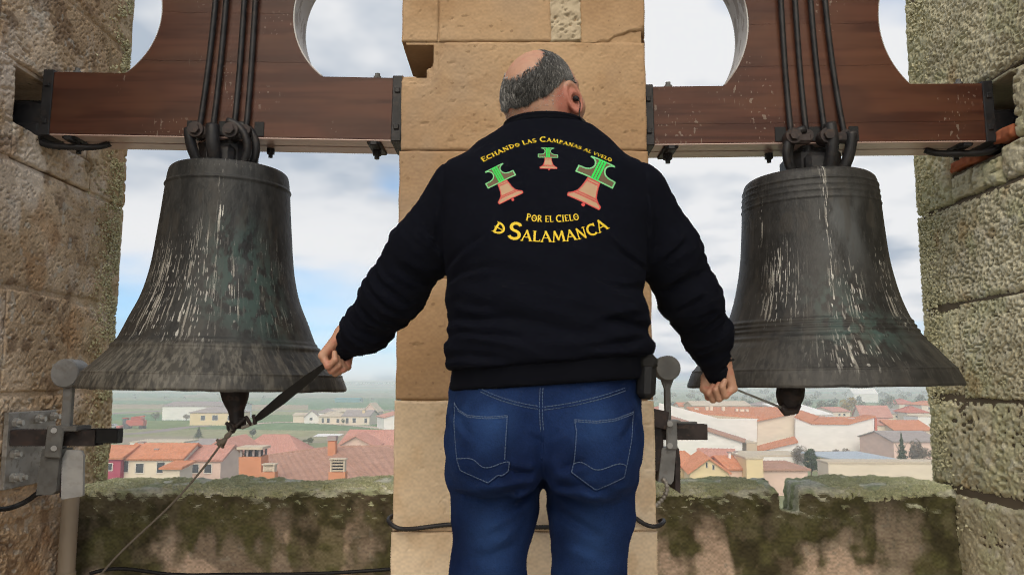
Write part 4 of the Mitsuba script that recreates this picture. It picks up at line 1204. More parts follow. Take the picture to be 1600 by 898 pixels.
def to_cloth(poly, f, off, thick, size=.008):
    """A flat shape (x, z) laid onto a garment's back."""
    m = extrude(poly, 1.0)
    m.merge_vertices()
    v, fc = trimesh.remesh.subdivide_to_size(np.array(m.vertices) * [1, 1, size * .9], m.faces, size)
    u = np.clip(v[:, 2] / (size * .9), 0, 1)
    y = f(v[:, 0], v[:, 1]) - off - thick * u
    return trimesh.Trimesh(np.stack([v[:, 0], y, v[:, 1]], 1), fc[:, ::-1], process=False)


def zpx(x, y, ox=600, oy=560, s=2.657):
    return (ox + x / s, oy + y / s)


def flat(px, py, Y0):
    return (xt(px, py, Y0), zt(py, Y0))


def stitches(pts, f, Y0, mat, parent, double=0.0, dash=.0056, gap=.0014, r=.0008):
    L = LineString([flat(*q, Y0) for q in pts])
    L = LineString(spline(np.array([(x, z, 0) for x, z in L.coords]), 60)[:, :2]) if len(pts) > 2 else L
    ms = []
    for line in ([L] if not double else [L.parallel_offset(double / 2, 'left'), L.parallel_offset(double / 2, 'right')]):
        s = 0
        while s < line.length:
            q = [line.interpolate(s + dash * t) for t in (0, .5, 1)]
            x, z = np.array([a.x for a in q]), np.array([a.y for a in q])
            ms.append(tube(np.stack([x, f(x, z) - .0012, z], 1), r, 4))
            s += dash + gap
    return obj('stitching', ms, mat, parent)


YJ = 1.63
pocket_l = [zpx(*q) for q in ((282, 186), (300, 212), (345, 236), (430, 241), (512, 235), (506, 330), (501, 418), (521, 424), (516, 463), (490, 482), (474, 478), (432, 512), (315, 465), (300, 415), (290, 300))]
pocket_r = [zpx(*q) for q in ((790, 252), (880, 258), (960, 250), (1048, 222), (1030, 340), (1010, 440), (1000, 495), (880, 545), (775, 465), (786, 432), (797, 300))]
for poly, wave, nm in ((pocket_l, ((302, 416), (340, 412), (375, 418), (410, 446), (450, 444), (518, 425)), 0), (pocket_r, ((786, 434), (830, 432), (872, 456), (925, 448), (1006, 445)), 1)):
    shp = Polygon([flat(*q, YJ) for q in poly]).buffer(.002)
    pkk = obj('pocket', to_cloth(shp, jmap, .0004, .0030, .008), 'm_denim', jk, smooth=30)
    stitches(poly + poly[:1], lambda x, z: jmap(x, z) - .0024, YJ, 'm_stitch', pkk) if False else None
    for seg in ([[(x + .6, y + 2.6) for x, y in poly[1:5]], poly[:5], poly[4:7], poly[7:13], poly[12:] + poly[:1]] if nm == 0 else [[(x, y + 2.8) for x, y in poly[:4]], poly[:4], poly[3:7], poly[6:9], poly[8:] + poly[:1]]):
        if len(seg) > 1:
            L = LineString([flat(*q, YJ) for q in seg])
            ms, s = [], 0
            while s < L.length:
                q = [L.interpolate(s + .0052 * t) for t in (0, 1)]
                x, z = np.array([b.x for b in q]), np.array([b.y for b in q])
                ms.append(tube(np.stack([x, jmap(x, z) - .0036, z], 1), .0008, 4))
                s += .0066
            obj('stitching', ms, 'm_stitch_tan' if (nm == 1 and seg is poly[:4]) else 'm_stitch', pkk)
    stitches([zpx(*q) for q in wave], lambda x, z: jmap(x, z) - .0030, YJ, 'm_stitch', pkk)
stitches([zpx(*q) for q in ((400, 132), (520, 178), (640, 203))], jmap, YJ, 'm_stitch', jk, double=.0055)
stitches([zpx(*q) for q in ((665, 207), (860, 172), (1015, 128))], jmap, YJ, 'm_stitch', jk, double=.0055)
stitches([zpx(*q) for q in ((655, 120), (652, 200), (657, 300))], jmap, YJ, 'm_stitch', jk, double=.0055)
for nm, pts in (('yoke_seam', ((390, 128), (520, 180), (652, 206), (860, 174), (1030, 124))), ('centre_seam', ((655, 118), (653, 200), (657, 300), (655, 420)))):
    q = spline(np.array([(*flat(*zpx(*t), YJ), 0) for t in pts]), 60)
    obj(nm, tube(np.stack([q[:, 0], jmap(q[:, 0], q[:, 1]) + .0005, q[:, 1]], 1), .0026, 6), 'm_denim', jk, smooth=True)

# ---- the body: head, neck, arms, hands, legs as one surface
HC = P(848, 151, 1.860)
yaw, roll_, pit_ = math.radians(44), math.radians(0), math.radians(-16)
F0, R0, U0 = np.array([math.sin(yaw), math.cos(yaw), 0]), np.array([math.cos(yaw), -math.sin(yaw), 0]), np.array([0, 0, 1.0])
U1, R1 = U0 * math.cos(roll_) - R0 * math.sin(roll_), R0 * math.cos(roll_) + U0 * math.sin(roll_)
F1, U1 = F0 * math.cos(pit_) - U1 * math.sin(pit_), U1 * math.cos(pit_) + F0 * math.sin(pit_)
HB = np.stack([R1, F1, U1], 1)


def hp(r, f, u):
    return HC + HB @ np.array([r, f, u], float)


NECK0, NECK1 = P(846, 215, 1.868), hp(0, -.018, -.06)


def skull(p):
    d = ell(p, hp(0, -.004, .008), (.0795, .099, .098), HB)
    d = smin(d, ell(p, hp(0, -.030, -.022), (.073, .072, .072), HB), .02)
    d = smin(d, ell(p, hp(0, .036, -.062), (.056, .056, .062), HB), .03)       # lower face
    d = smin(d, ell(p, hp(0, .074, -.098), (.030, .026, .022), HB), .025)      # chin
    for s in (-1, 1):
        d = smin(d, ell(p, hp(.042 * s, .062, -.036), (.024, .022, .024), HB), .02)
        d = smax(d, -ell(p, hp(.031 * s, .101, .002), (.019, .013, .011), HB), .012)
        d = smin(d, ell(p, hp(.031 * s, .082, .001), (.0125, .0125, .0115), HB), .004)
    d = smin(d, cone(p, hp(-.034, .084, .020), hp(.034, .084, .020), .010, .010), .016)
    d = smin(d, cone(p, hp(0, .096, .006), hp(0, .108, -.042), .008, .0095), .010)
    d = smin(d, cone(p, hp(-.016, .103, -.066), hp(.016, .103, -.066), .006, .006), .006)
    d = smin(d, cone(p, hp(-.014, .101, -.077), hp(.014, .101, -.077), .0065, .0065), .006)
    d = smin(d, cone(p, NECK0, NECK1, .072, .067), .03)
    d = smin(d, cone(p, hp(-.045, -.056, -.075), hp(.045, -.056, -.075), .023, .023), .022)     # roll at the nape
    return d


def ear(p, s):
    c = hp(.080 * s, .004, -.024)
    n = HB @ np.array([.90 * s, -.42, 0.06]); n /= np.linalg.norm(n)
    up = HB @ np.array([.10 * s, -.18, .98]); up -= (up @ n) * n; up /= np.linalg.norm(up)
    fw = np.cross(up, n)
    B = np.stack([n, fw, up], 1)
    d = ell(p, c + n * .005, (.0080, .0165, .034), B)
    q = (p - c) @ B
    ring = np.sqrt((np.sqrt((q[:, 1] / .0165) ** 2 + (q[:, 2] / .0335) ** 2) - 1) ** 2 * .024 ** 2 + (q[:, 0] - .011) ** 2) - .0045
    d = smin(d, ring, .006)
    d = smax(d, -ell(p, c + n * .013 + fw * s * .003 - up * .004, (.010, .0095, .0125), B), .004)
    d = smin(d, ell(p, c - up * .030 + n * .004, (.006, .0085, .009), B), .008)
    return d, c, n, fw, up


def head(p):
    d = skull(p)
    for s in (-1, 1):
        d = smin(d, ear(p, s)[0], .007)
    return d - (nz(p, 60, 2, 2) - .5) * .0016


def hand(p, w, d, n, left, back):
    p = w + (p - w) / .86
    d = d / np.linalg.norm(d)
    n = n - (n @ d) * d
    n = n / np.linalg.norm(n)
    t = np.cross(n, d) if left else np.cross(d, n)
    L = lambda a, b, c: w + a * d + b * n + c * t
    D = chain(p, [(w - back, .028), (L(-.01, 0, 0), .0265)], 0)
    pal = None
    mc = [(.030, .084), (.010, .089), (-.011, .085), (-.030, .076)]
    for o, l in mc:
        c = cone(p, L(.004, 0, o * .55), L(l, -.004, o), .0165, .0125)
        pal = c if pal is None else smin(pal, c, .010)
    D = smin(D, pal, .018)
    D = smin(D, ell(p, L(.040, .012, .022), (.020, .020, .020)), .015)
    fin = None
    for (o, l), ln in zip(mc, (.95, 1.05, .98, .80)):
        a0, a1 = L(l, -.003, o), L(l + .014, .036 * ln, o * .97)
        a2, a3 = L(l - .012, .046 * ln, o * .93), L(l - .026, .028 * ln, o * .90)
        c = chain(p, [(a0, .0112), (a1, .0098), (a2, .0090), (a3, .0078)], .003)
        fin = c if fin is None else np.minimum(fin, c)
    D = smin(D, fin, .005)
    D = smin(D, chain(p, [(L(.018, .006, .026), .0155), (L(.045, .026, .040), .0125), (L(.072, .048, .030), .0108), (L(.082, .054, .010), .0088)], .004), .006)
    return (D - (nz(p, 110, 5, 2) - .5) * .0010) * .86


WLh, WRh = P(541, 523, 1.985), P(1126, 564, 1.985)
eL, eR = (ARM_L[4][0] - ARM_L[3][0]), (ARM_R[4][0] - ARM_R[3][0])
eL, eR = eL / np.linalg.norm(eL), eR / np.linalg.norm(eR)
hl = lambda p: hand(p, WLh + (-.006, 0, 0), np.array([-.52, .12, -.80]), np.array([.80, -.34, -.45]), True, eL * .07)
hr = lambda p: hand(p, WRh, np.array([.12, .16, -.97]), np.array([-.80, -.55, -.05]), False, eR * .07)


def inner(p):
    z = p[:, 2]
    d = loft(p, TF, tz[0], tz[-1], .034)
    d = smax(d, z - zt(205, 1.84), .02)
    d = smin(np.maximum(d, zt(650, 1.79) - z), np.maximum(smax(loft(p, JF, jz[0], jz[-1], .034), zt(735, 1.79) - z, .02), z - zt(590, 1.79)), .03)
    for A in (ARM_L, ARM_R):
        d = smin(d, chain(p, [(q, r - .018 if i < 4 else .024) for i, (q, r) in enumerate(A)], .02), .03)
    for A in (LEG_L, LEG_R):
        d = np.minimum(d, chain(p, [(q, r - .02) for q, r in A], .02))
    return smin(d, cone(p, P(846, 235, 1.86), NECK0, .076, .074), .03)


parts = [surface_nets(inner, (-.46, 1.55, FZ - .02), (.56, 2.08, .60), .012), surface_nets(head, HC - (.15, .16, .19), HC + (.15, .16, .15), .0032),
         surface_nets(hl, WLh - (.13, .12, .16), WLh + (.14, .12, .09), .0024), surface_nets(hr, WRh - (.13, .12, .16), WRh + (.12, .12, .11), .0024)]
try:
    mans = [m3.Manifold(m3.Mesh(np.asarray(m.vertices, np.float32), np.asarray(m.faces, np.uint32))) for m in parts]
    u = m3.Manifold.batch_boolean(mans, m3.OpType.Add)
    mm = u.to_mesh()
    body = trimesh.Trimesh(mm.vert_properties[:, :3], mm.tri_verts, process=False)
    assert len(body.faces) > 20000
except Exception as e:
    print('body union failed', e)
    body = cat(parts)
scene[man] = mikit.ply(body, 'm_skin', smooth=50)

# wristband, shoes
wbc = WRh - eR * .004
obj('wristband', [tube(wbc + np.stack([.0305 * np.cos(a), .0285 * np.sin(a), -.004 + .004 * np.cos(a)], 1), .0032, 8, caps=False)], 'm_black', man, smooth=True)
plain('m_shoe', (.03, .025, .022), .5)
for A in (LEG_L, LEG_R):
    c = A[4][0]

    def shoe(p, c=c):
        d = smin(ell(p, (c[0], c[1] - .02, FZ + .06), (.050, .07, .065)), ell(p, (c[0] + .01 * np.sign(c[0] - .06), c[1] + .12, FZ + .038), (.052, .12, .042)), .05)
        return smax(d, FZ + .002 - p[:, 2], .008)
    obj('shoe', surface_nets(shoe, (c[0] - .09, c[1] - .14, FZ - .02), (c[0] + .09, c[1] + .28, FZ + .16), .009), 'm_shoe', man, smooth=True)

# ---- hair
r = np.random.default_rng(5)
hm = parts[1]
hv, hn = np.array(hm.vertices), meshkit.arrays(hm, True)[2]
loc = (hv - HC) @ HB
ang = np.degrees(np.arctan2(np.abs(loc[:, 0]), -loc[:, 1]))            # 0 at the back of the head, 90 at the ears
up_ = np.interp(ang, [0, 30, 60, 90, 115, 135, 180], [.048, .062, .090, .112, .100, .04, .03])
low_ = np.interp(ang, [0, 40, 70, 85, 100, 125], [-.022, -.012, .014, .026, -.005, .01])
u_ = loc[:, 2] + .010 * (nz(hv, 60, 4) - .5) * 2
dens = np.clip((up_ - u_) / .026, 0, 1) * np.clip((u_ - low_) / .012, 0, 1) * (ang < 118) * np.clip((118 - ang) / 14, 0, 1)
earcut = np.linalg.norm((loc - [.081, .004, -.024]) / [.03, .03, .036], axis=1) < 1
dens[earcut | (np.abs(loc[:, 0]) > .090)] = 0
area_w = dens + .045 * (np.clip((u_ - low_ + .05) / .03, 0, 1) * np.clip((low_ - u_) / .01 + .3, 0, 1) * (ang < 100) * (loc[:, 2] > -.1)) * ~earcut
pr_ = area_w / area_w.sum()
NS = 26000
ii = r.choice(len(hv), NS, p=pr_)
root = hv[ii] + r.normal(0, .0010, (NS, 3)) - hn[ii] * .0005
full = dens[ii]
tang = -U1[None] * .9 - F1[None] * .35 + r.normal(0, .16, (NS, 3)) + 1.1 * (meshkit.noise(hv[ii] * 38, 3)[:, None] - .5) * R1 + .5 * (meshkit.noise(hv[ii] * 70, 8)[:, None] - .5) * F1
tang -= (tang * hn[ii]).sum(1, keepdims=True) * hn[ii]
tang /= np.linalg.norm(tang, axis=1, keepdims=True)
ln = (.003 + .015 * full) * r.uniform(.6, 1.3, NS)
lift = (.12 + .26 * r.random(NS)) * (.5 + .5 * full)
p1 = root + (tang * .5 + hn[ii] * lift[:, None] * .6) * ln[:, None]
p2 = root + (tang * 1.0 + hn[ii] * lift[:, None] * .55) * ln[:, None]
side_ = np.cross(hn[ii], tang)
wd = (.00058 * r.uniform(.7, 1.3, NS))[:, None]
V = np.stack([root - side_ * wd, root + side_ * wd, p1 - side_ * wd + hn[ii] * .0003, p1 + side_ * wd, p1 + hn[ii] * .0012, p2], 1)
fc = np.array([[0, 1, 4], [0, 4, 2], [1, 3, 4], [2, 4, 5], [4, 3, 5], [0, 2, 3], [0, 3, 1], [2, 5, 3]])
hairf = (np.arange(NS)[:, None, None] * 6 + fc[None]).reshape(-1, 3)
grey = np.where(full > .2, r.choice([.035, .06, .11, .22], NS, p=[.36, .32, .22, .10]), .30) * r.uniform(.8, 1.2, NS)
cl = np.repeat((grey[:, None] * np.array([[1.0, .97, .93]]))[:, None], 6, 1).reshape(-1, 3)
scene['m_hair'] = two({'type': 'principled', 'base_color': {'type': 'mesh_attribute', 'name': 'vertex_color'}, 'roughness': .5, 'specular': .4})
hk = obj('hair', trimesh.Trimesh(V.reshape(-1, 3), hairf, process=False), 'm_hair', man, color=cl, label='short grey hair round a bald crown')
# the dense underlayer of the hair
keep = (dens[hm.faces].min(1) > .55)
cap = trimesh.Trimesh(hv + hn * .0022 * dens[:, None], np.array(hm.faces)[keep], process=False)
cap.remove_unreferenced_vertices()
plain('m_hair_base', (.055, .052, .050), .7)
obj('underlayer', cap, 'm_hair_base', hk, smooth=True)

# ---- earphone and pouch
_, ec, en, ef, eu = ear(np.zeros((1, 3)), 1)
ek = thing('earphone', 'black wired earphone in the man\'s right ear', 'earphone')
bud = ec + en * .012 + ef * .003 - eu * .004
obj('bud', [trimesh.creation.icosphere(3, .0068).apply_translation(bud), cyl(bud, bud + en * .008 - eu * .004, .0045, 14)], 'm_black', ek, smooth=True)
obj('wire', tube(spline([bud + en * .007 - eu * .003, bud + en * .009 - eu * .02, P(905, 178, 1.80), P(912, 190, 1.785), P(921, 205, 1.80), P(935, 222, 1.80)], 40), .0013, 7), 'm_black', ek, smooth=True)
pq = thing('phone_pouch', 'black phone pouch clipped at the man\'s right hip', 'pouch')
pc0 = P(1008, 588, 1.725)
R_ = rot((0, 1, 0), 3)
obj('body', box((-.019, -.036, -.047), (.019, .036, .043), .012, R_, pc0), 'm_black', pq, smooth=40)
obj('flap', box((-.0205, -.0375, .012), (.0205, .0375, .046), .010, R_, pc0), 'm_web', pq, smooth=40)
obj('clip', box((-.029, -.012, -.02), (-.018, .012, .05), .003, R_, pc0), 'm_iron', pq, smooth=40)

# ---- lettering and emblems on the back
def arc(cx, cy, rx, ry, a0, a1, n=14):
    a = np.radians(np.linspace(a0, a1, n))
    return [(cx + rx * math.cos(t), cy + ry * math.sin(t)) for t in a]


K, N_ = .085, .045        # half widths of thick and thin strokes
GL = {
    'A': (.74, [([(.02, 0), (.36, 1)], N_), ([(.32, 1.02), (.70, 0)], K), ([(.15, .36), (.56, .36)], N_), ([(-.06, .02), (.12, .02)], .03), ([(.58, .02), (.82, .02)], .03)]),
    'C': (.74, [(arc(.43, .5, .38, .47, 50, 310), K), ([(.66, .78), (.68, 1.0)], N_)]),
    'D': (.74, [([(.13, 0), (.13, 1)], K), (arc(.13, .5, .50, .47, -90, 90), K * .9), ([(.0, .98), (.2, .98)], .03), ([(.0, .02), (.2, .02)], .03)]),
    'E': (.58, [([(.13, 0), (.13, 1)], K), ([(.1, .96), (.52, .96)], N_), ([(.1, .52), (.44, .52)], N_), ([(.1, .04), (.54, .04)], N_), ([(.52, .96), (.54, .82)], .03), ([(.54, .04), (.56, .2)], .03)]),
    'H': (.76, [([(.13, 0), (.13, 1)], K), ([(.62, 0), (.62, 1)], K), ([(.13, .52), (.62, .52)], N_), ([(0, .98), (.26, .98)], .03), ([(0, .02), (.26, .02)], .03), ([(.5, .98), (.75, .98)], .03), ([(.5, .02), (.75, .02)], .03)]),
    'I': (.30, [([(.15, 0), (.15, 1)], K), ([(.02, .98), (.28, .98)], .03), ([(.02, .02), (.28, .02)], .03)]),
    'L': (.54, [([(.13, 0), (.13, 1)], K), ([(.1, .04), (.5, .04)], N_), ([(.50, .04), (.53, .2)], .03), ([(0, .98), (.26, .98)], .03)]),
    'M': (.98, [([(.06, 0), (.20, 1)], N_), ([(.20, 1), (.48, .14)], K), ([(.48, .14), (.76, 1)], N_), ([(.76, 1), (.90, 0)], K), ([(-.04, .02), (.16, .02)], .03), ([(.78, .02), (1.0, .02)], .03)]),
    'N': (.80, [([(.12, 0), (.12, 1)], N_), ([(.10, 1), (.66, 0)], K), ([(.66, 0), (.66, 1.0)], N_), ([(0, .02), (.24, .02)], .03), ([(.54, .98), (.78, .98)], .03)]),
    'O': (.82, [(arc(.41, .5, .34, .46, 0, 360, 26), K), ([(.3, .5), (.52, .5)], N_)]),
    'P': (.62, [([(.13, 0), (.13, 1)], K), (arc(.13, .72, .40, .25, -90, 90), N_ * 1.4), ([(0, .02), (.26, .02)], .03)]),
    'R': (.70, [([(.13, 0), (.13, 1)], K), (arc(.13, .73, .38, .24, -90, 90), N_ * 1.4), ([(.28, .48), (.66, 0)], K), ([(0, .02), (.26, .02)], .03)]),
    'S': (.62, [(arc(.31, .735, .23, .225, 25, 265, 14) + arc(.31, .265, .25, .235, 88, -155, 14), K * .95)]),
    'V': (.72, [([(.03, 1), (.36, 0)], K), ([(.36, 0), (.66, 1)], N_), ([(-.06, .98), (.16, .98)], .03), ([(.54, .98), (.76, .98)], .03)]),
    'Q': (.86, [([(.16, 0), (.16, 1)], K), (arc(.16, .5, .56, .47, -90, 90), K), ([(.02, .5), (.55, .5)], N_), ([(.0, .98), (.2, .98)], .03), ([(.0, .02), (.2, .02)], .03)]),
}
GP = {}
for ch, (w, st) in GL.items():
    GP[ch] = (w, shapely.union_all([LineString(pts).buffer(hw, 4, cap_style='square' if hw < .05 else 'flat') for pts, hw in st]).simplify(.008))
from shapely import affinity
YS = 1.635


def letter_line(text, base, sizes, x_start=0.0, spread=1.0):
    """Letters along a curved baseline given in photograph pixels; returns one polygon per letter (x, z in metres)."""
    b = spline(np.array([(*flat(*q, YS), 0) for q in base]), 200)[:, :2]
    L = LineString(b)
    adv, total = [], 0
    for ch, s in zip(text, sizes):
        w = .42 if ch == ' ' else GP[ch][0] + .12
        adv.append(w * s)
    scale = L.length / sum(adv)
    out, at = [], 0
    for ch, s, a_ in zip(text, sizes, adv):
        w = a_ * scale
        if ch != ' ':
            mid = at + w / 2
            p0, p1 = L.interpolate(max(0, mid - .002)), L.interpolate(min(L.length, mid + .002))
            th = math.atan2(p1.y - p0.y, p1.x - p0.x)
            h = s
            g = affinity.translate(GP[ch][1], -GP[ch][0] / 2, 0)
            g = affinity.scale(g, w / (GP[ch][0] + .12), h, origin=(0, 0))
            g = affinity.rotate(g, th, origin=(0, 0), use_radians=True)
            c = L.interpolate(mid)
            out.append(affinity.translate(g, c.x, c.y))
        at += w
    return out


mm_px = YS / FPX
plain('m_yellow', (.62, .44, .018), .6, .3)
plain('m_thread_green', (.015, .55, .07), .6, .3)
plain('m_thread_edge', (.16, .48, .20), .6, .3)
plain('m_thread_brown', (.115, .075, .04), .7, .3)
plain('m_thread_tan', (.40, .26, .155), .7, .3)
plain('m_thread_red', (.47, .05, .045), .6, .3)

T1 = 'ECHANDO LAS CAMPANAS AL VVELO'
s1 = [11, 9, 9.5, 9.5, 9.5, 9.5, 7.5, 9, 9.5, 8.5, 8, 9, 10.5, 8.5, 8.5, 8, 8, 8, 7.5, 7, 7, 7.5, 7, 7, 6.5, 6.5, 7, 7, 7]
T2, s2 = 'POR EL CIELO', [12, 10.5, 11, 9, 11, 11, 9, 11.5, 11, 11, 11, 10.5]
T3, s3 = 'Q SALAMANCA', [18.5, 8, 28, 17.5, 17.5, 17.5, 17.5, 17.5, 17.5, 18, 19]
for nm, tx, sz, base in (('top_lettering', T1, s1, ((753, 242), (781, 227), (818, 212), (842, 206), (868, 206.5), (896, 214), (925, 227), (960, 243))),
                         ('middle_lettering', T2, s2, ((821, 346), (862, 349), (905, 344.5))),
                         ('bottom_lettering', T3, s3, ((768, 361), (795, 374), (824, 379.5), (862, 381), (900, 376.5), (930, 367), (952, 356)))):
    L = letter_line(tx, base, [q * mm_px for q in sz])
    obj(nm, [to_cloth(g, smap, .0003, .0011, .006) for g in L], 'm_yellow', sk)


def emblem(cxp, cyp, scale, deg):
    """A bell under its yoke, drawn upright round the beam's centre in units of 1/3.9 photograph pixel."""
    k = scale / 3.904 * mm_px
    yoke = sbox(-63, -12, 63, 12).union(sbox(-40, 10, 40, 64))
    for s in (-1, 1):
        yoke = yoke.difference(Point(s * 42, 37).buffer(24))
    stripes = [sbox(x - 3.2, -13, x + 3.2, 66) for x in (-9, 0, 9)]
    prof = [(20, -17), (21, -28), (25, -52), (31, -70), (42, -82), (54, -90), (53, -99)]
    bell = Polygon([(x, y) for x, y in prof] + [(-x, y) for x, y in prof[::-1]])
    bands = [bell.intersection(sbox(-70, y - 2, 70, y + 2)) for y in (-26, -73, -80)]
    o = [('emblem_yoke', yoke, 'm_thread_brown', .0003, .0008), ('emblem_outline', yoke.buffer(2).difference(yoke.buffer(-3.0)), 'm_thread_edge', .0009, .0008), ('emblem_stripes', shapely.union_all(stripes), 'm_thread_green', .0010, .0009),
         ('emblem_bell', bell, 'm_thread_tan', .0003, .0008), ('emblem_red_outline', shapely.union_all([bell.buffer(2.4).difference(bell.buffer(-1.6))] + bands + [Point(3, -108).buffer(6), sbox(-12, -18, -7, -10), sbox(7, -18, 12, -10)]), 'm_thread_red', .0009, .0007)]
    x0, z0 = flat(cxp, cyp, YS)
    for nm, g, mat, off, th in o:
        g = affinity.translate(affinity.rotate(affinity.scale(g, k, k, origin=(0, 0)), deg, origin=(0, 0)), x0, z0)
        obj(nm, to_cloth(g, smap, off, th, .006), mat, sk)


emblem(730 + 499 / 3.904, 170 + 248 / 3.904, 1.0, 0)
emblem(730 + 203 / 3.904, 170 + 412 / 3.904, 1.53, 26)
emblem(730 + 792 / 3.904, 170 + 393 / 3.904, 2.02, -25.5)
# ------------------------------------------------------------------ the plain and the village below
def ground_col(p, n, uv):
    d = dr.maximum(p.y, 20.0)
    L = dr.log(d) * 5.2 + p.x / d * .55 + .35 * fbm(p.x * .004, p.y * .003, 1, 3)
    k = dr.floor(L)
    side = dr.floor(p.x / d * 3.1 + cell_rand(k, 3, 1) * 2.0)
    r1, r2 = cell_rand(k, side, 5), cell_rand(k, side, 9)
    c = mix(C(.17, .225, .085), C(.30, .30, .165), r1)
    c = mix(c, C(.34, .27, .17), smoothstep(.72, .8, r2))
    c = mix(c, C(.10, .20, .09), smoothstep(.30, .2, r2))
    c = c * (.8 + .4 * fbm(p.x * .05, p.y * .02, 2, 4)) * (.85 + .3 * noise(p.x * .8, p.y * .5, 3))
    far = smoothstep(420, 900, d)
    c = mix(c, C(.11, .20, .12) * (.75 + .5 * cell_rand(k, 2, 2)), far * .6)
    town = smoothstep(235, 195, d + p.x * .25 + 30 * (fbm(p.x * .02, p.y * .02, 4, 3) - .5))
    tr = smoothstep(25, 60, p.x) * smoothstep(420, 300, d)
    t = dr.maximum(town, tr)
    return mix(c, mix(C(.30, .255, .20), C(.22, .24, .13), smoothstep(.45, .6, fbm(p.x * .06, p.y * .06, 8, 4))), t)


diffuse('m_ground', mikit.proc(ground_col))
g_ = numbered('ground')
gy = np.r_[np.linspace(4, 400, 12), np.geomspace(500, 14000, 14)]
gx = np.r_[-np.geomspace(9000, 60, 12), np.geomspace(60, 9000, 12)]
X, Yg = np.meshgrid(gx, np.r_[-400, gy], indexing='ij')
gi, gj = np.meshgrid(np.arange(len(gx) - 1), np.arange(len(gy)), indexing='ij')
nw = len(gy) + 1
gq = np.stack([gi * nw + gj, (gi + 1) * nw + gj, (gi + 1) * nw + gj + 1, gi * nw + gj + 1], -1).reshape(-1, 4)
scene[g_] = mikit.ply((np.stack([X, Yg, 0 * X - H], -1).reshape(-1, 3), gq), 'm_ground')
tag(g_, kind='structure')
diffuse('m_hills', (.10, .15, .10))
hxs = np.linspace(-8000, 8000, 161)
hh = 4 + 16 * meshkit.fbm(np.stack([hxs * .0009, hxs * 0, hxs * 0], 1), 4, 3) * np.clip((hxs + 9000) / 6000, .2, 1)
hv_ = np.concatenate([np.stack([hxs, hxs * 0 + 5600, hxs * 0 - H - .5], 1), np.stack([hxs, hxs * 0 + 6300, np.minimum(hh - H, 1.2)], 1), np.stack([hxs, hxs * 0 + 7600, hxs * 0 - H - .5], 1)])
m_ = len(hxs)
hi = np.arange(m_ - 1)
hf = np.concatenate([np.stack([hi + o, hi + 1 + o, hi + m_ + 1 + o, hi + m_ + o], 1) for o in (0, m_)])
scene[numbered('hills')] = mikit.ply((hv_, hf), 'm_hills', smooth=True)
tag('hills', kind='structure')


def strip(name, pts, w, mat, z=.03):
    q = np.array([G(*p) for p in pts])
    q = spline(q, 40)
    t = np.gradient(q, axis=0); t /= np.linalg.norm(t, axis=1, keepdims=True)
    s = np.stack([-t[:, 1], t[:, 0], 0 * t[:, 0]], 1) * w / 2
    v = np.concatenate([q + s, q - s]); v[:, 2] = -H + z
    n = len(q); i = np.arange(n - 1)
    k = numbered(name)
    scene[k] = mikit.ply((v, np.stack([i, i + n, i + n + 1, i + 1], 1)), mat)
    tag(k, kind='structure')


diffuse('m_road_pale', mikit.proc(lambda p, n, uv: mix(C(.46, .38, .30), C(.52, .45, .36), fbm(p.x * .3, p.y * .3, 1, 3))))
diffuse('m_road_grey', mikit.proc(lambda p, n, uv: mix(C(.23, .20, .19), C(.30, .26, .24), fbm(p.x * .3, p.y * .3, 1, 3))))
strip('road', [(385, 663), (450, 659.5), (520, 662), (590, 668), (660, 676)], 5.0, 'm_road_pale')
strip('road', [(150, 675), (200, 677.5), (250, 673), (290, 667.5), (330, 664.5)], 6.0, 'm_road_grey')
strip('path', [(150, 648), (220, 643), (300, 640), (420, 641), (620, 640)], 9.0, 'm_road_grey', .05)


def roof_mat(key, a, b):
    diffuse(key, mikit.proc(lambda p, n, uv: mix(C(*a), C(*b), fbm(p.x * .9 + p.y * .3, p.y * .9, p.z * 2.2, 4)) * (.86 + .28 * noise(p.x * 6, p.y * 6, p.z * 9))))


roof_mat('m_roof_orange', (.50, .185, .095), (.62, .28, .165))
roof_mat('m_roof_pink', (.47, .215, .165), (.56, .30, .24))
roof_mat('m_roof_brown', (.36, .20, .145), (.47, .285, .22))
roof_mat('m_roof_grey', (.30, .255, .24), (.38, .34, .33))
roof_mat('m_roof_blue', (.36, .42, .49), (.46, .50, .54))
roof_mat('m_roof_red', (.46, .12, .085), (.55, .20, .145))
roof_mat('m_roof_cream', (.50, .42, .32), (.60, .53, .42))


def wall_mat(key, c):
    diffuse(key, mikit.proc(lambda p, n, uv: C(*c) * (.9 + .2 * fbm(p.x * .6, p.y * .6, p.z * 1.2, 4))))


wall_mat('m_wall_white', (.78, .77, .74))
wall_mat('m_wall_cream', (.70, .62, .50))
wall_mat('m_wall_yellow', (.72, .59, .36))
wall_mat('m_wall_pinkish', (.70, .53, .45))
wall_mat('m_wall_magenta', (.38, .07, .12))
wall_mat('m_wall_tan', (.56, .46, .33))
wall_mat('m_brick_orange', (.56, .25, .14))
plain('m_pane', (.05, .06, .075), .15)
diffuse('m_frame', (.62, .58, .52))
diffuse('m_teal', (.06, .24, .26))


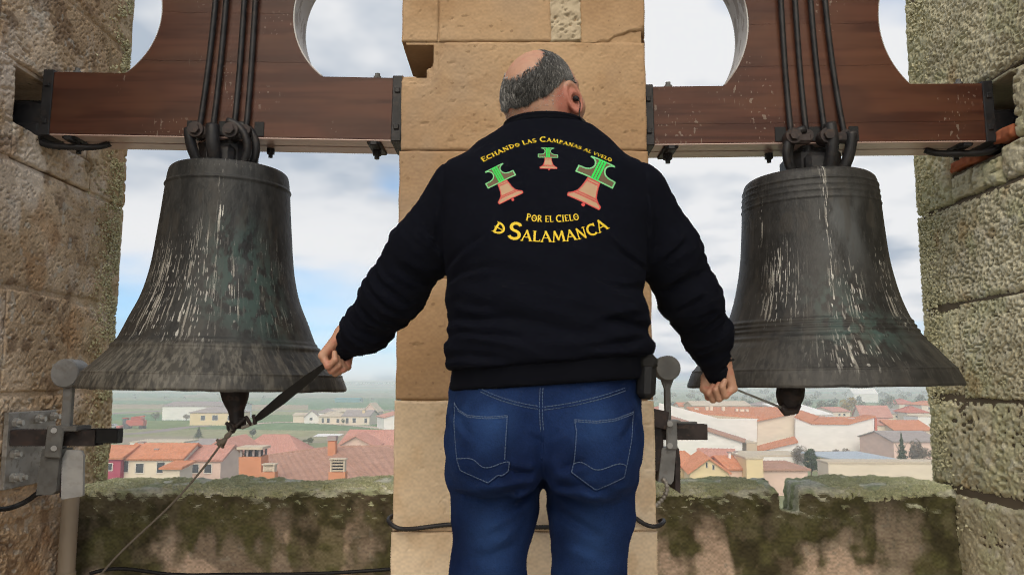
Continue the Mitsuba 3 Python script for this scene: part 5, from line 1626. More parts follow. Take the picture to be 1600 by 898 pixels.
def slope(pts, thick=.22, ribs=0.0, period=.55):
    """A roof plane: a quad (eave a, eave b, ridge b, ridge a), as a ribbed sheet with thickness."""
    a, b, c, d = [np.asarray(q, float) for q in pts]
    n = np.cross(b - a, d - a); n /= np.linalg.norm(n)
    if n[2] < 0:
        n = -n
    k = max(2, int(np.linalg.norm(b - a) / period) * 2) if ribs else 2
    t = np.linspace(0, 1, k)
    up = ribs * (np.arange(k) % 2)[:, None] * n
    lo, hi_ = a + (b - a) * t[:, None] + up, d + (c - d) * t[:, None] + up
    v = np.concatenate([lo, hi_, lo - n * thick - up, hi_ - n * thick - up])
    i = np.arange(k - 1)
    f = [np.stack([i, i + 1, i + k + 1, i + k], 1), np.stack([i + 2 * k, i + 3 * k, i + 3 * k + 1, i + 2 * k + 1], 1), np.stack([i, i + 2 * k, i + 2 * k + 1, i + 1], 1), np.stack([i + k, i + k + 1, i + 3 * k + 1, i + 3 * k], 1),
         np.array([[0, k, 3 * k, 2 * k], [k - 1, 3 * k - 1, 4 * k - 1, 2 * k - 1]])]
    q = np.vstack(f)
    return trimesh.Trimesh(v, np.vstack([q[:, [0, 1, 2]], q[:, [0, 2, 3]]]), process=False)


def house(label, pxl, pxr, Y, eave, ridge, depth, roof='x', yaw=0.0, wall='m_wall_cream', rmat='m_roof_orange', wins=(), doors=(), chims=(), base=None, cat_='house', group=None, name='house', over=.35, ribs=.06, ext=0.0):
    """A house whose front stands at depth Y (or at the ground row base), between the rows and columns measured on the photograph."""
    if base:
        Y = G(800, base)[1]
    x0, x1 = P(pxl, eave, Y)[0], P(pxr, eave, Y)[0]
    w, cx = x1 - x0, (x0 + x1) / 2
    h = zt(eave, Y) + H
    yr_ = Y + (depth / 2 if roof in ('x', 'hip') else 0 if roof == 'y' else depth)
    hr_ = max(zt(ridge, yr_) + H, h + .1) if roof != 'flat' else h
    k = thing(name, label, cat_, group)
    M = T4 = trimesh.transformations.translation_matrix((cx, Y, -H)) @ rot((0, 0, 1), yaw)

    def put(m):
        m = m.copy()
        m.apply_transform(M)
        return m
    e = .02
    if roof == 'y':
        prof = Polygon([(-w / 2, 0), (w / 2, 0), (w / 2, h), (0, hr_), (-w / 2, h)])
        obj('wall', put(xz(extrude(prof, depth), 0)), wall, k)
        s = (hr_ - h) / (w / 2)
        rs = [slope([(sg * (w / 2 + over), -over, h - s * over + .2), (sg * (w / 2 + over), depth + over, h - s * over + .2), (0, depth + over, hr_ + .2), (0, -over, hr_ + .2)], ribs=ribs) for sg in (-1, 1)]
    elif roof == 'x':
        prof = Polygon([(0, 0), (depth, 0), (depth, h), (depth / 2, hr_), (0, h)])
        m = extrude(prof, w)
        v = np.array(m.vertices)
        obj('wall', put(trimesh.Trimesh(np.stack([v[:, 2] - w / 2, v[:, 0], v[:, 1]], 1), m.faces, process=False)), wall, k)
        s = (hr_ - h) / (depth / 2)
        rs = [slope([(-w / 2 - over, y0, h - s * over + .2), (w / 2 + over, y0, h - s * over + .2), (w / 2 + over, depth / 2, hr_ + .2), (-w / 2 - over, depth / 2, hr_ + .2)], ribs=ribs) for y0 in (-over, depth + over)]
    elif roof == 'shed':
        prof = Polygon([(0, 0), (depth, 0), (depth, hr_), (0, h)])
        m = extrude(prof, w)
        v = np.array(m.vertices)
        obj('wall', put(trimesh.Trimesh(np.stack([v[:, 2] - w / 2, v[:, 0], v[:, 1]], 1), m.faces, process=False)), wall, k)
        rs = [slope([(-w / 2 - over, -over, h + .15), (w / 2 + over, -over, h + .15), (w / 2 + over, depth + over, hr_ + .2), (-w / 2 - over, depth + over, hr_ + .2)], ribs=ribs)]
    elif roof == 'hip':
        obj('wall', put(box((-w / 2, 0, 0), (w / 2, depth, h))), wall, k)
        r = min(depth / 2, w / 2 - .1) * (1 - ext)
        A, B, Cc, D = (-w / 2 - over, -over, h), (w / 2 + over, -over, h), (w / 2 + over, depth + over, h), (-w / 2 - over, depth + over, h)
        R0_, R1_ = (-w / 2 + r, depth / 2, hr_), (w / 2 - r, depth / 2, hr_)
        U_ = lambda q: (q[0], q[1], q[2] + .2)
        rs = [slope([U_(q) for q in pts], ribs=ribs) for pts in ((A, B, R1_, R0_), (Cc, D, R0_, R1_), (D, A, R0_, R0_), (B, Cc, R1_, R1_))]
    else:
        obj('wall', put(box((-w / 2, 0, 0), (w / 2, depth, h))), wall, k)
        rs = [box((-w / 2 - .1, -.1, h + .003), (w / 2 + .1, depth + .1, h + .25))]
    rk = obj('roof', [put(q) for q in rs], rmat, k)
    sc = Y / FPX
    for (pl_, pt, pr_2, pb) in wins:
        a, b = P(pl_, pt, Y), P(pr_2, pb, Y)
        u0, u1, z0, z1 = a[0] - cx, b[0] - cx, b[2] + H, a[2] + H
        t_ = min(.12, (u1 - u0) * .16)
        wk = obj('window', put(cat([box((u0 - t_, -.07, z0 - t_), (u0, .03, z1 + t_)), box((u1, -.07, z0 - t_), (u1 + t_, .03, z1 + t_)), box((u0, -.07, z1), (u1, .03, z1 + t_)), box((u0, -.10, z0 - t_), (u1, .03, z0))])), 'm_frame', k)
        obj('pane', put(box((u0, -.03, z0), (u1, .02, z1))), 'm_pane', wk)
    for (pl_, pt, pr_2, pb) in doors:
        a, b = P(pl_, pt, Y), P(pr_2, pb, Y)
        obj('door', put(box((a[0] - cx, -.06, max(b[2] + H, 0)), (b[0] - cx, .02, a[2] + H))), 'm_roof_grey', k)
    for (pl_, pt, pr_2, pb, mat, dy) in chims:
        yy = Y + dy
        a, b = P(pl_, pt, yy), P(pr_2, pb, yy)
        w2 = (b[0] - a[0])
        ck_ = obj('chimney', put(box((a[0] - cx, dy - w2 / 2, b[2] + H - .6), (b[0] - cx, dy + w2 / 2, a[2] + H))), mat, k)
        obj('cap', put(box((a[0] - cx - .1, dy - w2 / 2 - .1, a[2] + H + .002), (b[0] - cx + .1, dy + w2 / 2 + .1, a[2] + H + .14))), 'm_roof_grey', ck_)
    return k


# --- left opening: the nearest roofs
house('magenta walled house end with orange roof beside the left jamb', 140, 189, 106, 716, 697, 9, 'x', wall='m_wall_magenta', rmat='m_roof_orange', wins=((168, 724, 175, 734),))
house('cream row house with long orange roof and white framed windows', 189.5, 284, 107, 717, 694, 9, 'x', wall='m_wall_cream', rmat='m_roof_orange', wins=((193, 720, 200, 737), (213, 724, 224, 738), (246, 722, 257, 738), (268, 723, 276, 738)), chims=((218, 691, 225, 705, 'm_wall_white', 4.6), (243, 702, 247, 712, 'm_wall_white', 2.5)))
house('low cream annex with a small orange lean-to roof right of the row house', 254, 281, 101, 732, 722, 4, 'shed', wall='m_wall_cream', rmat='m_roof_orange')
house('pale row house with pinkish orange roof beside the white gable', 284.5, 345, 109, 719, 697, 9, 'x', wall='m_wall_pinkish', rmat='m_roof_pink', wins=((300, 725, 310, 738), (320, 725, 330, 738)))
house('white blank gable wall between the pink roofs', 309, 374, 124, 713, 688, 12, 'y', wall='m_wall_white', rmat='m_roof_pink', wins=())
house('house with broad dusty pink hip roof behind the rope', 368, 466, 140, 711, 680, 13, 'hip', yaw=4, wall='m_wall_pinkish', rmat='m_roof_pink', ext=.4)
house('small house with grey pink roof behind the white gable', 300, 348, 200, 695, 686, 10, 'x', wall='m_wall_white', rmat='m_roof_grey')
house('long white flat roofed building behind the orange row roofs', 203, 287, 190, 691.5, 690, 9, 'flat', wall='m_wall_white', rmat='m_roof_cream', cat_='building', name='building')
kb = thing('house', 'house with the big brown tiled roof nearest the parapet, hipped at its left end', 'house')
obj('wall', box((xt(425, 760, 80), 82, -H), (xt(700, 760, 80), 99, -H + 4.0)), 'm_wall_cream', kb)
obj('roof', [slope([P(412, 766, 76), P(577, 752, 78), P(521, 698, 96), P(402, 713.5, 106)], .3, .09, .6), slope([P(577, 752, 78), P(720, 754, 76), P(720, 697, 96), P(521, 698, 96)], .3, .09, .6)], 'm_roof_brown', kb)
obj('ridge_tile', [tube([P(521, 697.6, 96), P(720, 696.6, 96)], .16, 8), tube([P(521, 697.6, 96), P(577, 751.5, 78)], .14, 8), tube([P(521, 697.6, 96), P(402, 713, 106)], .14, 8)], 'm_roof_brown', kb, smooth=True)


house('house with mauve roof and pale verges near the pillar', 526, 660, 150, 698, 673, 12, 'x', yaw=-10, wall='m_wall_pinkish', rmat='m_roof_pink', ribs=.08)
house('house with pale gable verge below the mauve roof', 527, 584, 138, 697, 681, 8, 'y', yaw=0, wall='m_wall_pinkish', rmat='m_roof_pink', over=.5)
house('low shed with white roof in front of the green field', 487, 524, 232, 684, 678.5, 9, 'shed', wall='m_roof_grey', rmat='m_wall_white', cat_='shed', name='shed')


def block(name, label, cat_, pts, Y, depth, mat):
    k = thing(name, label, cat_)
    obj('body', xz(extrude(Polygon([(xt(*q, Y), zt(q[1], Y)) for q in pts]), depth), Y), mat, k)
    return k


cbk = block('chimney_block', 'big orange rendered chimney block with grey slatted cap left of the brown roof', 'chimney', [(373, 760), (373, 713.5), (408, 713.5), (408, 760)], 80, 2.4, 'm_brick_orange')
a, b = P(373, 700, 80), P(408, 713, 80)
obj('cap_posts', [box((x - .09, y - .09, b[2]), (x + .09, y + .09, a[2])) for x in np.linspace(a[0] + .2, b[0] - .2, 4) for y in (80.2, 82.2)], 'm_roof_grey', cbk)
obj('cap_slab', box((a[0] - .15, 79.8, a[2] - .12), (b[0] + .15, 82.6, a[2] + .12)), 'm_roof_cream', cbk)
obj('flue', box((a[0] + .4, 80.5, b[2]), (b[0] - .4, 81.9, a[2] - .15)), 'm_pane', cbk)
for pl_, pt, pr_2, pb, lab in ((411, 726, 428, 748, 'cream louvred roof vent just right of the big orange chimney'), (516, 718, 538, 745, 'cream louvred roof vent on the brown roof under the orange chimney')):
    Yv = 74
    a, b = P(pl_, pt, Yv), P(pr_2, pb, Yv)
    vk = thing('roof_vent', lab, 'vent', 'roof vents')
    obj('frame', [box((a[0], Yv, b[2] - .8), (a[0] + .12, Yv + .8, a[2])), box((b[0] - .12, Yv, b[2] - .8), (b[0], Yv + .8, a[2])), box((a[0] - .1, Yv - .1, a[2]), (b[0] + .1, Yv + .9, a[2] + .1))], 'm_roof_cream', vk)
    for z in np.linspace(a[2] - .16, zt(735, Yv), 4):
        obj('slat', box((a[0] + .12, Yv + .02, z - .05), (b[0] - .12, Yv + .5, z + .05)), 'm_roof_cream', vk)
    obj('opening', box((a[0] + .12, Yv + .6, b[2] - .8), (b[0] - .12, Yv + .7, a[2])), 'm_pane', vk)
    obj('base', box((a[0] - .1, Yv - .15, b[2] - 2.5), (b[0] + .1, Yv + .9, zt(737, Yv))), 'm_brick_orange', vk)
chk = block('chimney_block', 'slim orange brick chimney with grey cap on the brown roof ridge', 'chimney', [(512, 712), (512, 688.5), (524, 688.5), (524, 712)], 92, 1.0, 'm_brick_orange')
a, b = P(512, 681, 92), P(524, 688, 92)
obj('cap', [box((a[0] - .08, 91.9, b[2] + .003), (b[0] + .08, 93.1, a[2]))], 'm_roof_grey', chk)

# --- left opening: beyond the field
house('white farm warehouse with grey roof behind the yellow house', 254, 362, 0, 634.5, 627.5, 26, 'x', wall='m_wall_white', rmat='m_roof_grey', base=656, cat_='warehouse', name='warehouse', chims=())
house('single storey yellow house with two windows and grey hip roof', 297, 374, 0, 645, 636, 12, 'hip', wall='m_wall_yellow', rmat='m_roof_grey', base=664, wins=((314, 649, 320, 656), (332, 648.5, 340, 656), (356, 649, 362, 656)), ext=.1)
house('small white cottage at the left of the cream house cluster', 458, 478, 0, 649, 645, 8, 'x', wall='m_wall_cream', rmat='m_roof_cream', base=660)
house('white gabled cottage with grey roof second in the house cluster', 476, 498, 0, 651, 641, 9, 'y', yaw=12, wall='m_wall_white', rmat='m_roof_grey', base=661, wins=((484, 652, 488, 656),))
house('cream bungalow with tan roof in the middle of the house cluster', 498, 536, 0, 651, 643, 10, 'hip', wall='m_wall_cream', rmat='m_roof_cream', base=662, wins=((503, 653, 506, 660), (511, 653, 515, 660), (526, 654, 530, 660)), ext=.2)
house('two storey house with white roof slab behind the cluster', 497, 520, 0, 645, 638, 9, 'hip', wall='m_wall_white', rmat='m_roof_grey', base=655)
house('cream chalet with grey roof in front of the tall gable', 534, 578, 0, 650, 641, 11, 'x', yaw=-8, wall='m_wall_cream', rmat='m_roof_grey', base=663.5, wins=((540, 653, 544, 661), (551, 653, 556, 660), (570, 653, 574, 660)), chims=((565, 640, 569, 648, 'm_wall_yellow', 3),))
house('tall pale house with steep gable at the right of the cluster', 566, 590, 0, 643, 630, 13, 'y', wall='m_wall_pinkish', rmat='m_roof_cream', base=660, wins=((576, 640, 580, 645), (584, 651, 587, 658)))
house('long tan barn roof behind the house cluster', 515, 575, 0, 643, 638, 12, 'x', yaw=3, wall='m_wall_tan', rmat='m_roof_cream', base=652, cat_='barn', name='barn')
house('long teal shed far out on the plain', 523, 562, 0, 623.5, 621.5, 14, 'x', wall='m_teal', rmat='m_teal', base=628, cat_='shed', name='shed')
house('white gable house half hidden by the pillar', 600, 652, 0, 652, 645, 12, 'y', yaw=20, wall='m_wall_white', rmat='m_roof_pink', base=670)

# --- right opening: the white industrial block
CXY = 186


def plane_roof(parent, pts, mat, th=.3):
    return obj('roof', slope([P(*q) for q in pts], th, .08, .8), mat, parent)


wf = thing('factory', 'large white walled factory with orange roofs behind the right bell', 'factory')
obj('wall', xz(extrude(Polygon([(xt(x, y, CXY), max(zt(y, CXY), -H)) for x, y in ((1030, 720), (1030, 629), (1047, 633), (1085, 643), (1124, 653.5), (1183, 654), (1183, 720))]), .6), CXY), 'm_wall_white', wf)
obj('wall', xz(extrude(Polygon([(xt(x, y, CXY - .05), max(zt(y, CXY), -H)) for x, y in ((1183.5, 720), (1183.5, 654.5), (1205, 653), (1242, 642), (1242, 720))]), .6), CXY - .05), 'm_wall_cream', wf)
obj('wall', xz(extrude(Polygon([(xt(x, y, CXY - 1.5), max(zt(y, CXY), -H)) for x, y in ((1243, 720), (1243, 650), (1267, 661.5), (1325, 662.5), (1366, 651.5), (1366, 720))]), .6), CXY - 1.5), 'm_wall_white', wf)
obj('wall', [box((xt(1032, 661, CXY), CXY + .7, -H), (xt(1364, 661, CXY), CXY + 27, zt(664, CXY))), box((xt(1364, 661, CXY) - .5, CXY - .8, -H), (xt(1364, 661, CXY), CXY + 27, zt(656, CXY)))], 'm_wall_white', wf)
plane_roof(wf, ((1085, 644, CXY + .5), (1215, 654, CXY + .5), (1232, 635.5, CXY + 26), (1072, 635.5, CXY + 26)), 'm_roof_orange')
plane_roof(wf, ((1183, 656, CXY - .6), (1243, 643.5, CXY - .6), (1240, 636, CXY + 20), (1200, 637, CXY + 20)), 'm_roof_orange')
plane_roof(wf, ((1242, 650, CXY - 1.8), (1268, 660, CXY - 1.8), (1280, 650, CXY + 16), (1250, 640, CXY + 16)), 'm_roof_orange')
plane_roof(wf, ((1267, 660.5, CXY - 1.8), (1326, 661, CXY - 1.8), (1338, 651, CXY + 16), (1279, 651, CXY + 16)), 'm_roof_orange')
plane_roof(wf, ((1325, 661, CXY - 1.8), (1368, 649.5, CXY - 1.8), (1350, 647.5, CXY + 16), (1337, 651, CXY + 16)), 'm_roof_orange')
for px, py, w_ in ((1105, 637, 4), (1112, 636, 4), (1131, 637, 4), (1152, 640, 3), (1160, 641, 6), (1168, 641, 4), (1089, 639, 5)):
    q = P(px, py + 3, CXY + 12)
    obj('roof_light', box(q + (-w_ * .08, 0, -.6), q + (w_ * .08, 1.0, .75)), 'm_wall_cream', wf)
obj('corner_trim', box((xt(1366.5, 650, CXY - 1.6), CXY - 1.6, -H), (xt(1370, 650, CXY - 1.6), CXY - 1.2, zt(652, CXY))), 'm_roof_red', wf)
house('white annex with brown sloping roof edge left of the factory', 1104, 1166, 168, 690, 668, 10, 'flat', wall='m_wall_white', rmat='m_roof_brown', cat_='building', name='building') if False else None
ax = thing('building', 'white annex with a sloping brown roof edge in front of the factory', 'building')
YA2 = 172
obj('wall', xz(extrude(Polygon([(xt(x, y, YA2), max(zt(y, YA2), -H)) for x, y in ((1040, 720), (1040, 652), (1104, 670), (1160, 690), (1160, 720))]), .5), YA2), 'm_wall_white', ax)
obj('roof', slope([P(1036, 649, YA2 - .6), P(1164, 689, YA2 - .6), P(1166, 685.5, YA2 + 9), P(1036, 645, YA2 + 9)], .35, .05), 'm_roof_brown', ax)
lt = thing('building', 'white low wing with a bright orange lean-to roof on the factory front', 'building')
YL = 176
obj('wall', xz(extrude(Polygon([(xt(x, y, YL), max(zt(y, YL), -H)) for x, y in ((1184, 722), (1184, 705), (1244, 691), (1256, 693), (1256, 722))]), .5), YL), 'm_wall_white', lt)
obj('roof', slope([P(1181, 704, YL - .5), P(1247, 689, YL - .5), P(1241, 681, YL + 8), P(1183, 696, YL + 8)], .3, .06), 'm_roof_orange', lt)
house('small tan box building in the factory corner', 1166, 1182.5, 174, 692, 690, 6, 'flat', wall='m_wall_tan', rmat='m_roof_cream', cat_='building', name='building')
house('long low white building under the orange lean-to', 1165, 1258, 150, 713, 711, 10, 'flat', wall='m_wall_white', rmat='m_roof_cream', cat_='building', name='building')
house('beige house with steep orange roof by the right hammer', 1052, 1098, 112, 728, 706.5, 10, 'x', yaw=18, wall='m_wall_yellow', rmat='m_roof_orange')
house('beige gable house with two tiny windows above the mossy wall', 1078, 1138, 104, 738, 716, 10, 'y', yaw=-6, wall='m_wall_yellow', rmat='m_roof_orange', wins=((1103, 722, 1105.5, 730), (1113, 726, 1116, 733)))
house('house with dusty pink roof behind the beige gable', 1092, 1146, 126, 724, 702, 12, 'x', yaw=-14, wall='m_wall_pinkish', rmat='m_roof_pink')
house('small house with orange roof left of the beige block', 1138, 1167, 108, 733, 713, 8, 'x', yaw=10, wall='m_wall_pinkish', rmat='m_roof_orange', chims=((1144, 707, 1148, 720, 'm_wall_white', 3), (1155, 706, 1159, 716, 'm_wall_white', 3)))
house('plain beige block with flat top behind the notch', 1166, 1192, 106, 717, 715, 8, 'flat', wall='m_wall_yellow', rmat='m_roof_cream', cat_='building', name='building')
house('brown roofed low house with rust wall below the white building', 1190, 1262, 112, 734, 728, 10, 'shed', wall='m_wall_pinkish', rmat='m_roof_brown')
house('low tan houses with a long beige roof behind the factory', 1083, 1172, 262, 634, 627, 14, 'x', wall='m_wall_tan', rmat='m_roof_cream')
house('white roofed hall with pink verge behind the factory roofs', 1240, 1302, 236, 648, 631, 20, 'shed', yaw=8, wall='m_wall_pinkish', rmat='m_wall_white', cat_='hall', name='hall')
house('house with red gable roof right of the factory', 1368, 1404, 178, 697, 675, 12, 'x', yaw=-28, wall='m_wall_pinkish', rmat='m_roof_red', wins=((1383, 693, 1387, 697),))
house('cream house with a dark strip window above the red gable', 1366, 1402, 205, 664, 655, 12, 'x', wall='m_wall_cream', rmat='m_roof_pink', wins=((1384, 664.8, 1395, 669),))
house('long house with bright orange roof at the right jamb', 1398, 1456, 200, 672, 657, 14, 'x', wall='m_wall_cream', rmat='m_roof_orange')
house('white cube house behind the orange roof at the right jamb', 1434, 1462, 222, 651, 649, 8, 'flat', wall='m_wall_white', rmat='m_roof_cream')
house('wide grey roofed barn behind the conifer', 1396, 1470, 165, 690, 674, 16, 'x', wall='m_wall_pinkish', rmat='m_roof_grey', cat_='barn', name='barn')
house('cream shed with blue grey metal roof below the factory', 1318, 1413, 134, 721, 707, 14, 'shed', yaw=7, wall='m_wall_yellow', rmat='m_roof_blue', wins=((1378, 718.5, 1381, 722), (1386, 719, 1389, 722.5)), cat_='shed', name='shed')
house('long cream yard wall building in front of the blue roofed shed', 1294, 1470, 112, 724, 723, 4, 'flat', wall='m_wall_cream', rmat='m_roof_cream', cat_='building', name='building')
for i, (pl_, pr_2, Yh, ev, rd, rm, lab) in enumerate(((1348, 1392, 250, 652, 634, 'm_roof_pink', 'house with pink gable roof beyond the factory'), (1404, 1434, 420, 631.5, 622.5, 'm_roof_red', 'house with small red hip roof far at the right'), (1390, 1420, 300, 646, 639, 'm_roof_grey', 'house with grey roof among the far houses'),
                                                (1418, 1450, 290, 645, 634, 'm_roof_red', 'house with red roof by the right jamb in the distance'), (1334, 1372, 640, 615.5, 607, 'm_wall_white', 'long white warehouse far beyond the town'), (1036, 1062, 230, 642, 634, 'm_roof_pink', 'house with pink roof seen beside the hammer arm'),
                                                (1062, 1090, 280, 634.5, 629, 'm_roof_orange', 'house with flat orange roof below the right hand'), (1190, 1222, 300, 634, 627, 'm_roof_grey', 'grey roofed house behind the strap end'), (1300, 1330, 310, 643, 636, 'm_roof_pink', 'pink roofed house behind the factory ridge'), (1440, 1475, 330, 633, 626, 'm_roof_orange', 'orange roofed house farthest right in the distance'))):
    house(lab, pl_, pr_2, Yh, ev, rd, 14, 'hip' if i % 2 else 'x', wall='m_wall_cream' if i != 4 else 'm_wall_white', rmat=rm, yaw=(-12, 8, 4, -6, 0, 10, -4, 6, 14, 0)[i], wins=((pl_ + (pr_2 - pl_) * .3, ev + 3, pl_ + (pr_2 - pl_) * .42, ev + 6), (pl_ + (pr_2 - pl_) * .6, ev + 3, pl_ + (pr_2 - pl_) * .72, ev + 6)) if i != 4 else ())

# --- the harvester and a car at the field's edge
hv = thing('harvester', 'red combine harvester parked at the edge of the field', 'harvester')
plain('m_red_machine', (.42, .075, .045), .5)
plain('m_tyre', (.03, .03, .03), .8)
o = G(208, 670)
bxs = lambda a, b, r=.1: box(np.array(a) + o, np.array(b) + o, r)
obj('body', [bxs((-2.6, 0, 1.0), (3.2, 2.8, 2.9), .2), bxs((-1.2, .2, 2.9), (2.6, 2.6, 3.7), .2)], 'm_red_machine', hv)
obj('cab', bxs((-3.9, .4, 1.3), (-2.5, 2.4, 3.4), .15), 'm_pane', hv)
obj('cab_roof', bxs((-4.0, .3, 3.4), (-2.4, 2.5, 3.65), .05), 'm_red_machine', hv)
obj('header', [bxs((-5.0, -1.4, .3), (-3.7, 4.2, 1.1), .1)], 'm_red_machine', hv)
obj('unloading_pipe', cyl(o + (-1.0, .4, 3.7), o + (3.6, .2, 4.2), .22, 10), 'm_red_machine', hv, smooth=40)
for x, r_ in ((-2.4, .85), (2.4, .6)):
    for y in (-.1, 2.5):
        obj('wheel', cyl(o + (x, y, r_), o + (x, y + .5, r_), r_, 18), 'm_tyre', hv, smooth=40)
cr = thing('parked_car', 'grey car parked beside the red harvester', 'car')
o = G(174, 669)
prof = Polygon([(-2.1, .35), (2.1, .35), (2.15, .8), (1.3, .95), (.7, 1.45), (-1.1, 1.48), (-1.9, .95), (-2.15, .85)])
plain('m_car', (.30, .31, .33), .35)
obj('body', xz(extrude(prof, 1.7), 0).apply_translation(o), 'm_car', cr)
obj('window', xz(extrude(Polygon([(-1.4, .97), (1.1, .97), (.62, 1.38), (-1.02, 1.4)]), 1.72), -.01).apply_translation(o), 'm_pane', cr)
for x in (-1.3, 1.3):
    for y in (-.05, 1.55):
        obj('wheel', cyl(o + (x, y, .33), o + (x, y + .2, .33), .33, 14), 'm_tyre', cr, smooth=40)


# --- trees
def leaf_mat(key, a, b):
    scene[key] = two({'type': 'diffuse', 'reflectance': mikit.proc(lambda p, n, uv: mix(C(*a), C(*b), noise(p.x * 2.3, p.y * 2.3, p.z * 2.3)))})


leaf_mat('m_leaf_dark', (.030, .055, .028), (.07, .105, .045))
leaf_mat('m_leaf_green', (.055, .085, .03), (.12, .145, .055))
leaf_mat('m_leaf_yellow', (.25, .19, .05), (.36, .27, .08))
leaf_mat('m_leaf_bare', (.15, .125, .10), (.24, .205, .165))
diffuse('m_bark', (.14, .11, .085))


def tree(label, px, pbase, ptop, rpx, mat, kind='round', Y=None, n=900, seed=0, group=None, name='tree', cat_='tree'):
    r = np.random.default_rng(900 + seed)
    if Y is None:
        o = G(px, pbase)
    else:
        o = P(px, pbase, Y)
    Y = o[1]
    o = np.array([o[0], Y, -H])
    top = zt(ptop, Y) + H
    R = rpx * Y / FPX
    k = thing(name, label, cat_, group)
    tk = [tube([o, o + (0, 0, top * .35), o + (.05 * R, 0, top * .8)], [.04 * R + .04, .03 * R + .03, .01], 7)]
    for q in range(6):
        a_ = r.uniform(0, 6.28)
        z0 = top * r.uniform(.25, .55)
        tk.append(tube([o + (0, 0, z0), o + (R * .35 * math.cos(a_), R * .35 * math.sin(a_), z0 + top * .12), o + (R * .7 * math.cos(a_), R * .7 * math.sin(a_), z0 + top * .25)], [.03 * R + .03, .02 * R + .02, .01], 5))
    obj('trunk', tk, 'm_bark', k)
    if kind == 'cone':
        t = r.random(n) ** .7
        ang, rad = r.uniform(0, 6.28, n), R * (t) * r.uniform(.35, 1.0, n) * (.75 + .25 * np.sin(t * 40))
        c = np.stack([rad * np.cos(ang), rad * np.sin(ang), top * (1 - t * .92)], 1)
    else:
        m = 14
        cc = r.normal(0, 1, (m, 3)); cc /= np.linalg.norm(cc, axis=1, keepdims=True)
        h0, hz2 = top * (.60 if kind == 'round' else .55), top * (.40 if kind == 'round' else .45)
        cc = cc * r.uniform(.3, .75, (m, 1)) * [R, R, hz2] + [0, 0, h0]
        w = r.integers(0, m, n)
        q = r.normal(0, 1, (n, 3)); q /= np.linalg.norm(q, axis=1, keepdims=True)
        c = cc[w] + q * r.uniform(.5, 1, (n, 1)) ** .5 * np.minimum(R, hz2) * .42
    s = (.055 if kind != 'bare' else .03) * max(1.0, (900 / n) ** .4) * max(R, .8) * r.uniform(.5, 1.3, n)
    u = r.normal(0, 1, (n, 3)); u /= np.linalg.norm(u, axis=1, keepdims=True)
    v = np.cross(u, r.normal(0, 1, (n, 3))); v /= np.linalg.norm(v, axis=1, keepdims=True)
    s = s[:, None]
    asp = 1.7 if kind != 'bare' else 4.0
    V = np.stack([c - u * s * asp, c + v * s, c + u * s * asp, c - v * s], 1).reshape(-1, 3) + o
    i = np.arange(n)[:, None] * 4
    obj('crown', trimesh.Trimesh(V, np.vstack([i + [[0, 1, 2]], i + [[0, 2, 3]]]), process=False), mat, k)


tree('small dark conifer in the field behind the pink roofs', 310, 690, 666, 9, 'm_leaf_dark', 'cone', Y=225, seed=1)
tree('dark bush beside the white warehouse', 243, 656, 643, 7, 'm_leaf_green', 'round', seed=2, name='bush', cat_='bush')
tree('bare shrub in front of the yellow house', 291, 657, 646, 7, 'm_leaf_bare', 'bare', seed=3, name='bush', cat_='bush')
tree('green bush right of the rope knot', 394, 690, 668, 9, 'm_leaf_dark', 'round', Y=230, seed=4, name='bush', cat_='bush')
tree('grey green bush at the left of the white roofed shed', 460, 698, 682, 9, 'm_leaf_bare', 'round', Y=215, seed=5, name='bush', cat_='bush')
tree('olive bush in front of the white roofed shed', 482, 698, 683, 12, 'm_leaf_green', 'round', Y=205, seed=6, name='bush', cat_='bush')
tree('bush at the right of the house cluster', 595, 664, 650, 6, 'm_leaf_green', 'round', seed=7, name='bush', cat_='bush')
tree('small dark bush between cottage and chalet', 536, 664, 652, 4, 'm_leaf_dark', 'round', seed=8, name='bush', cat_='bush')
tree('round dark green tree in front of the factory wall', 1268, 740, 701, 17, 'm_leaf_dark', 'round', Y=128, n=4200, seed=9)
tree('grey leafless tree left of the round green tree', 1246, 738, 692, 15, 'm_leaf_bare', 'bare', Y=150, n=1300, seed=10)
tree('low pinkish bare bush before the white factory wall', 1312, 730, 697, 17, 'm_leaf_bare', 'bare', Y=152, n=1300, seed=11, name='bush', cat_='bush')
tree('dark conifer in front of the grey barn', 1411, 735, 676, 14, 'm_leaf_dark', 'cone', Y=140, n=1800, seed=12)
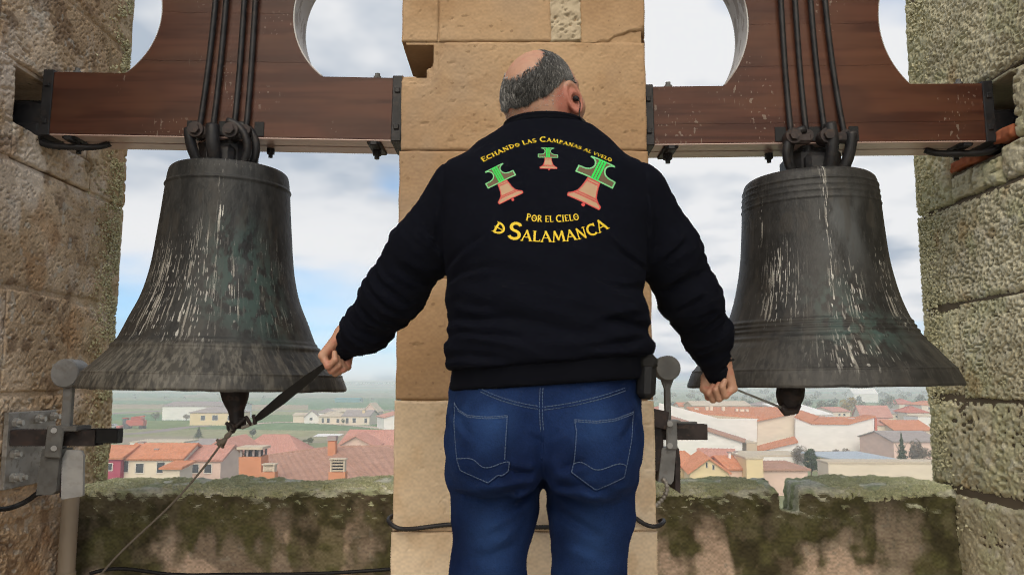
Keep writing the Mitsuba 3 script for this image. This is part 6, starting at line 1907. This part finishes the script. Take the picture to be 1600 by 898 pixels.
tree('brownish tree beside the conifer at the right jamb', 1437, 735, 684, 18, 'm_leaf_bare', 'round', Y=138, n=1600, seed=13)
tree('yellow autumn tree beyond the factory roofs', 1327, 652, 618, 14, 'm_leaf_yellow', 'round', Y=330, n=1500, seed=14)
tree('smaller yellow green tree right of the autumn tree', 1362, 650, 629, 12, 'm_leaf_yellow', 'round', Y=320, n=900, seed=15)
ORD = ('first', 'second', 'third', 'fourth', 'fifth', 'sixth', 'seventh')
for i, (px, pt, rp_) in enumerate(((1262, 617, 9), (1284, 621, 10), (1300, 625, 12), (1345, 622, 8), (1380, 624, 9), (1392, 618, 10), (1441, 615, 10))):
    tree(f'green tree in the hazy row beyond the factory, {ORD[i]} from the left', px, 650, pt, rp_, 'm_leaf_green' if i % 2 else 'm_leaf_dark', 'round', Y=360 + 12 * i, n=420, seed=20 + i, group='green trees in a row beyond the factory')
r_ = np.random.default_rng(77)
for i in range(64):
    px = r_.uniform(1020, 1475)
    Yt = r_.uniform(480, 1150)
    hpx = r_.uniform(7, 13) * 480 / Yt + 3
    pb_ = 598 + H * FPX / Yt / 1.0
    tree('hazy tree in the far woods on the right horizon', px, pb_, pb_ - hpx, hpx * r_.uniform(.5, .9), 'm_leaf_dark' if i % 3 else 'm_leaf_green', 'round', Y=Yt, n=170, seed=60 + i, group='hazy trees in the far woods on the right')
for i in range(14):
    px = r_.uniform(170, 620)
    Yt = r_.uniform(700, 1700)
    pb_ = 598 + H * FPX / Yt
    tree('tiny hazy tree out on the left plain', px, pb_, pb_ - 3.2 * 900 / Yt, 3.0 * 900 / Yt, 'm_leaf_dark', 'round', Y=Yt, n=60, seed=160 + i, group='tiny hazy trees on the left plain')
# ------------------------------------------------------------------ the air
scene['air'] = {'type': 'homogeneous', 'albedo': {'type': 'rgb', 'value': [.89, .935, .975]}, 'sigma_t': 1.2e-3}
hz_ = numbered('haze')
scene[hz_] = {'type': 'cube', 'to_world': T().translate([0, 5000, -7]).scale([9500, 9500, 9.6]), 'bsdf': {'type': 'null'}, 'interior': {'type': 'ref', 'id': 'air'}}
tag(hz_, kind='stuff')
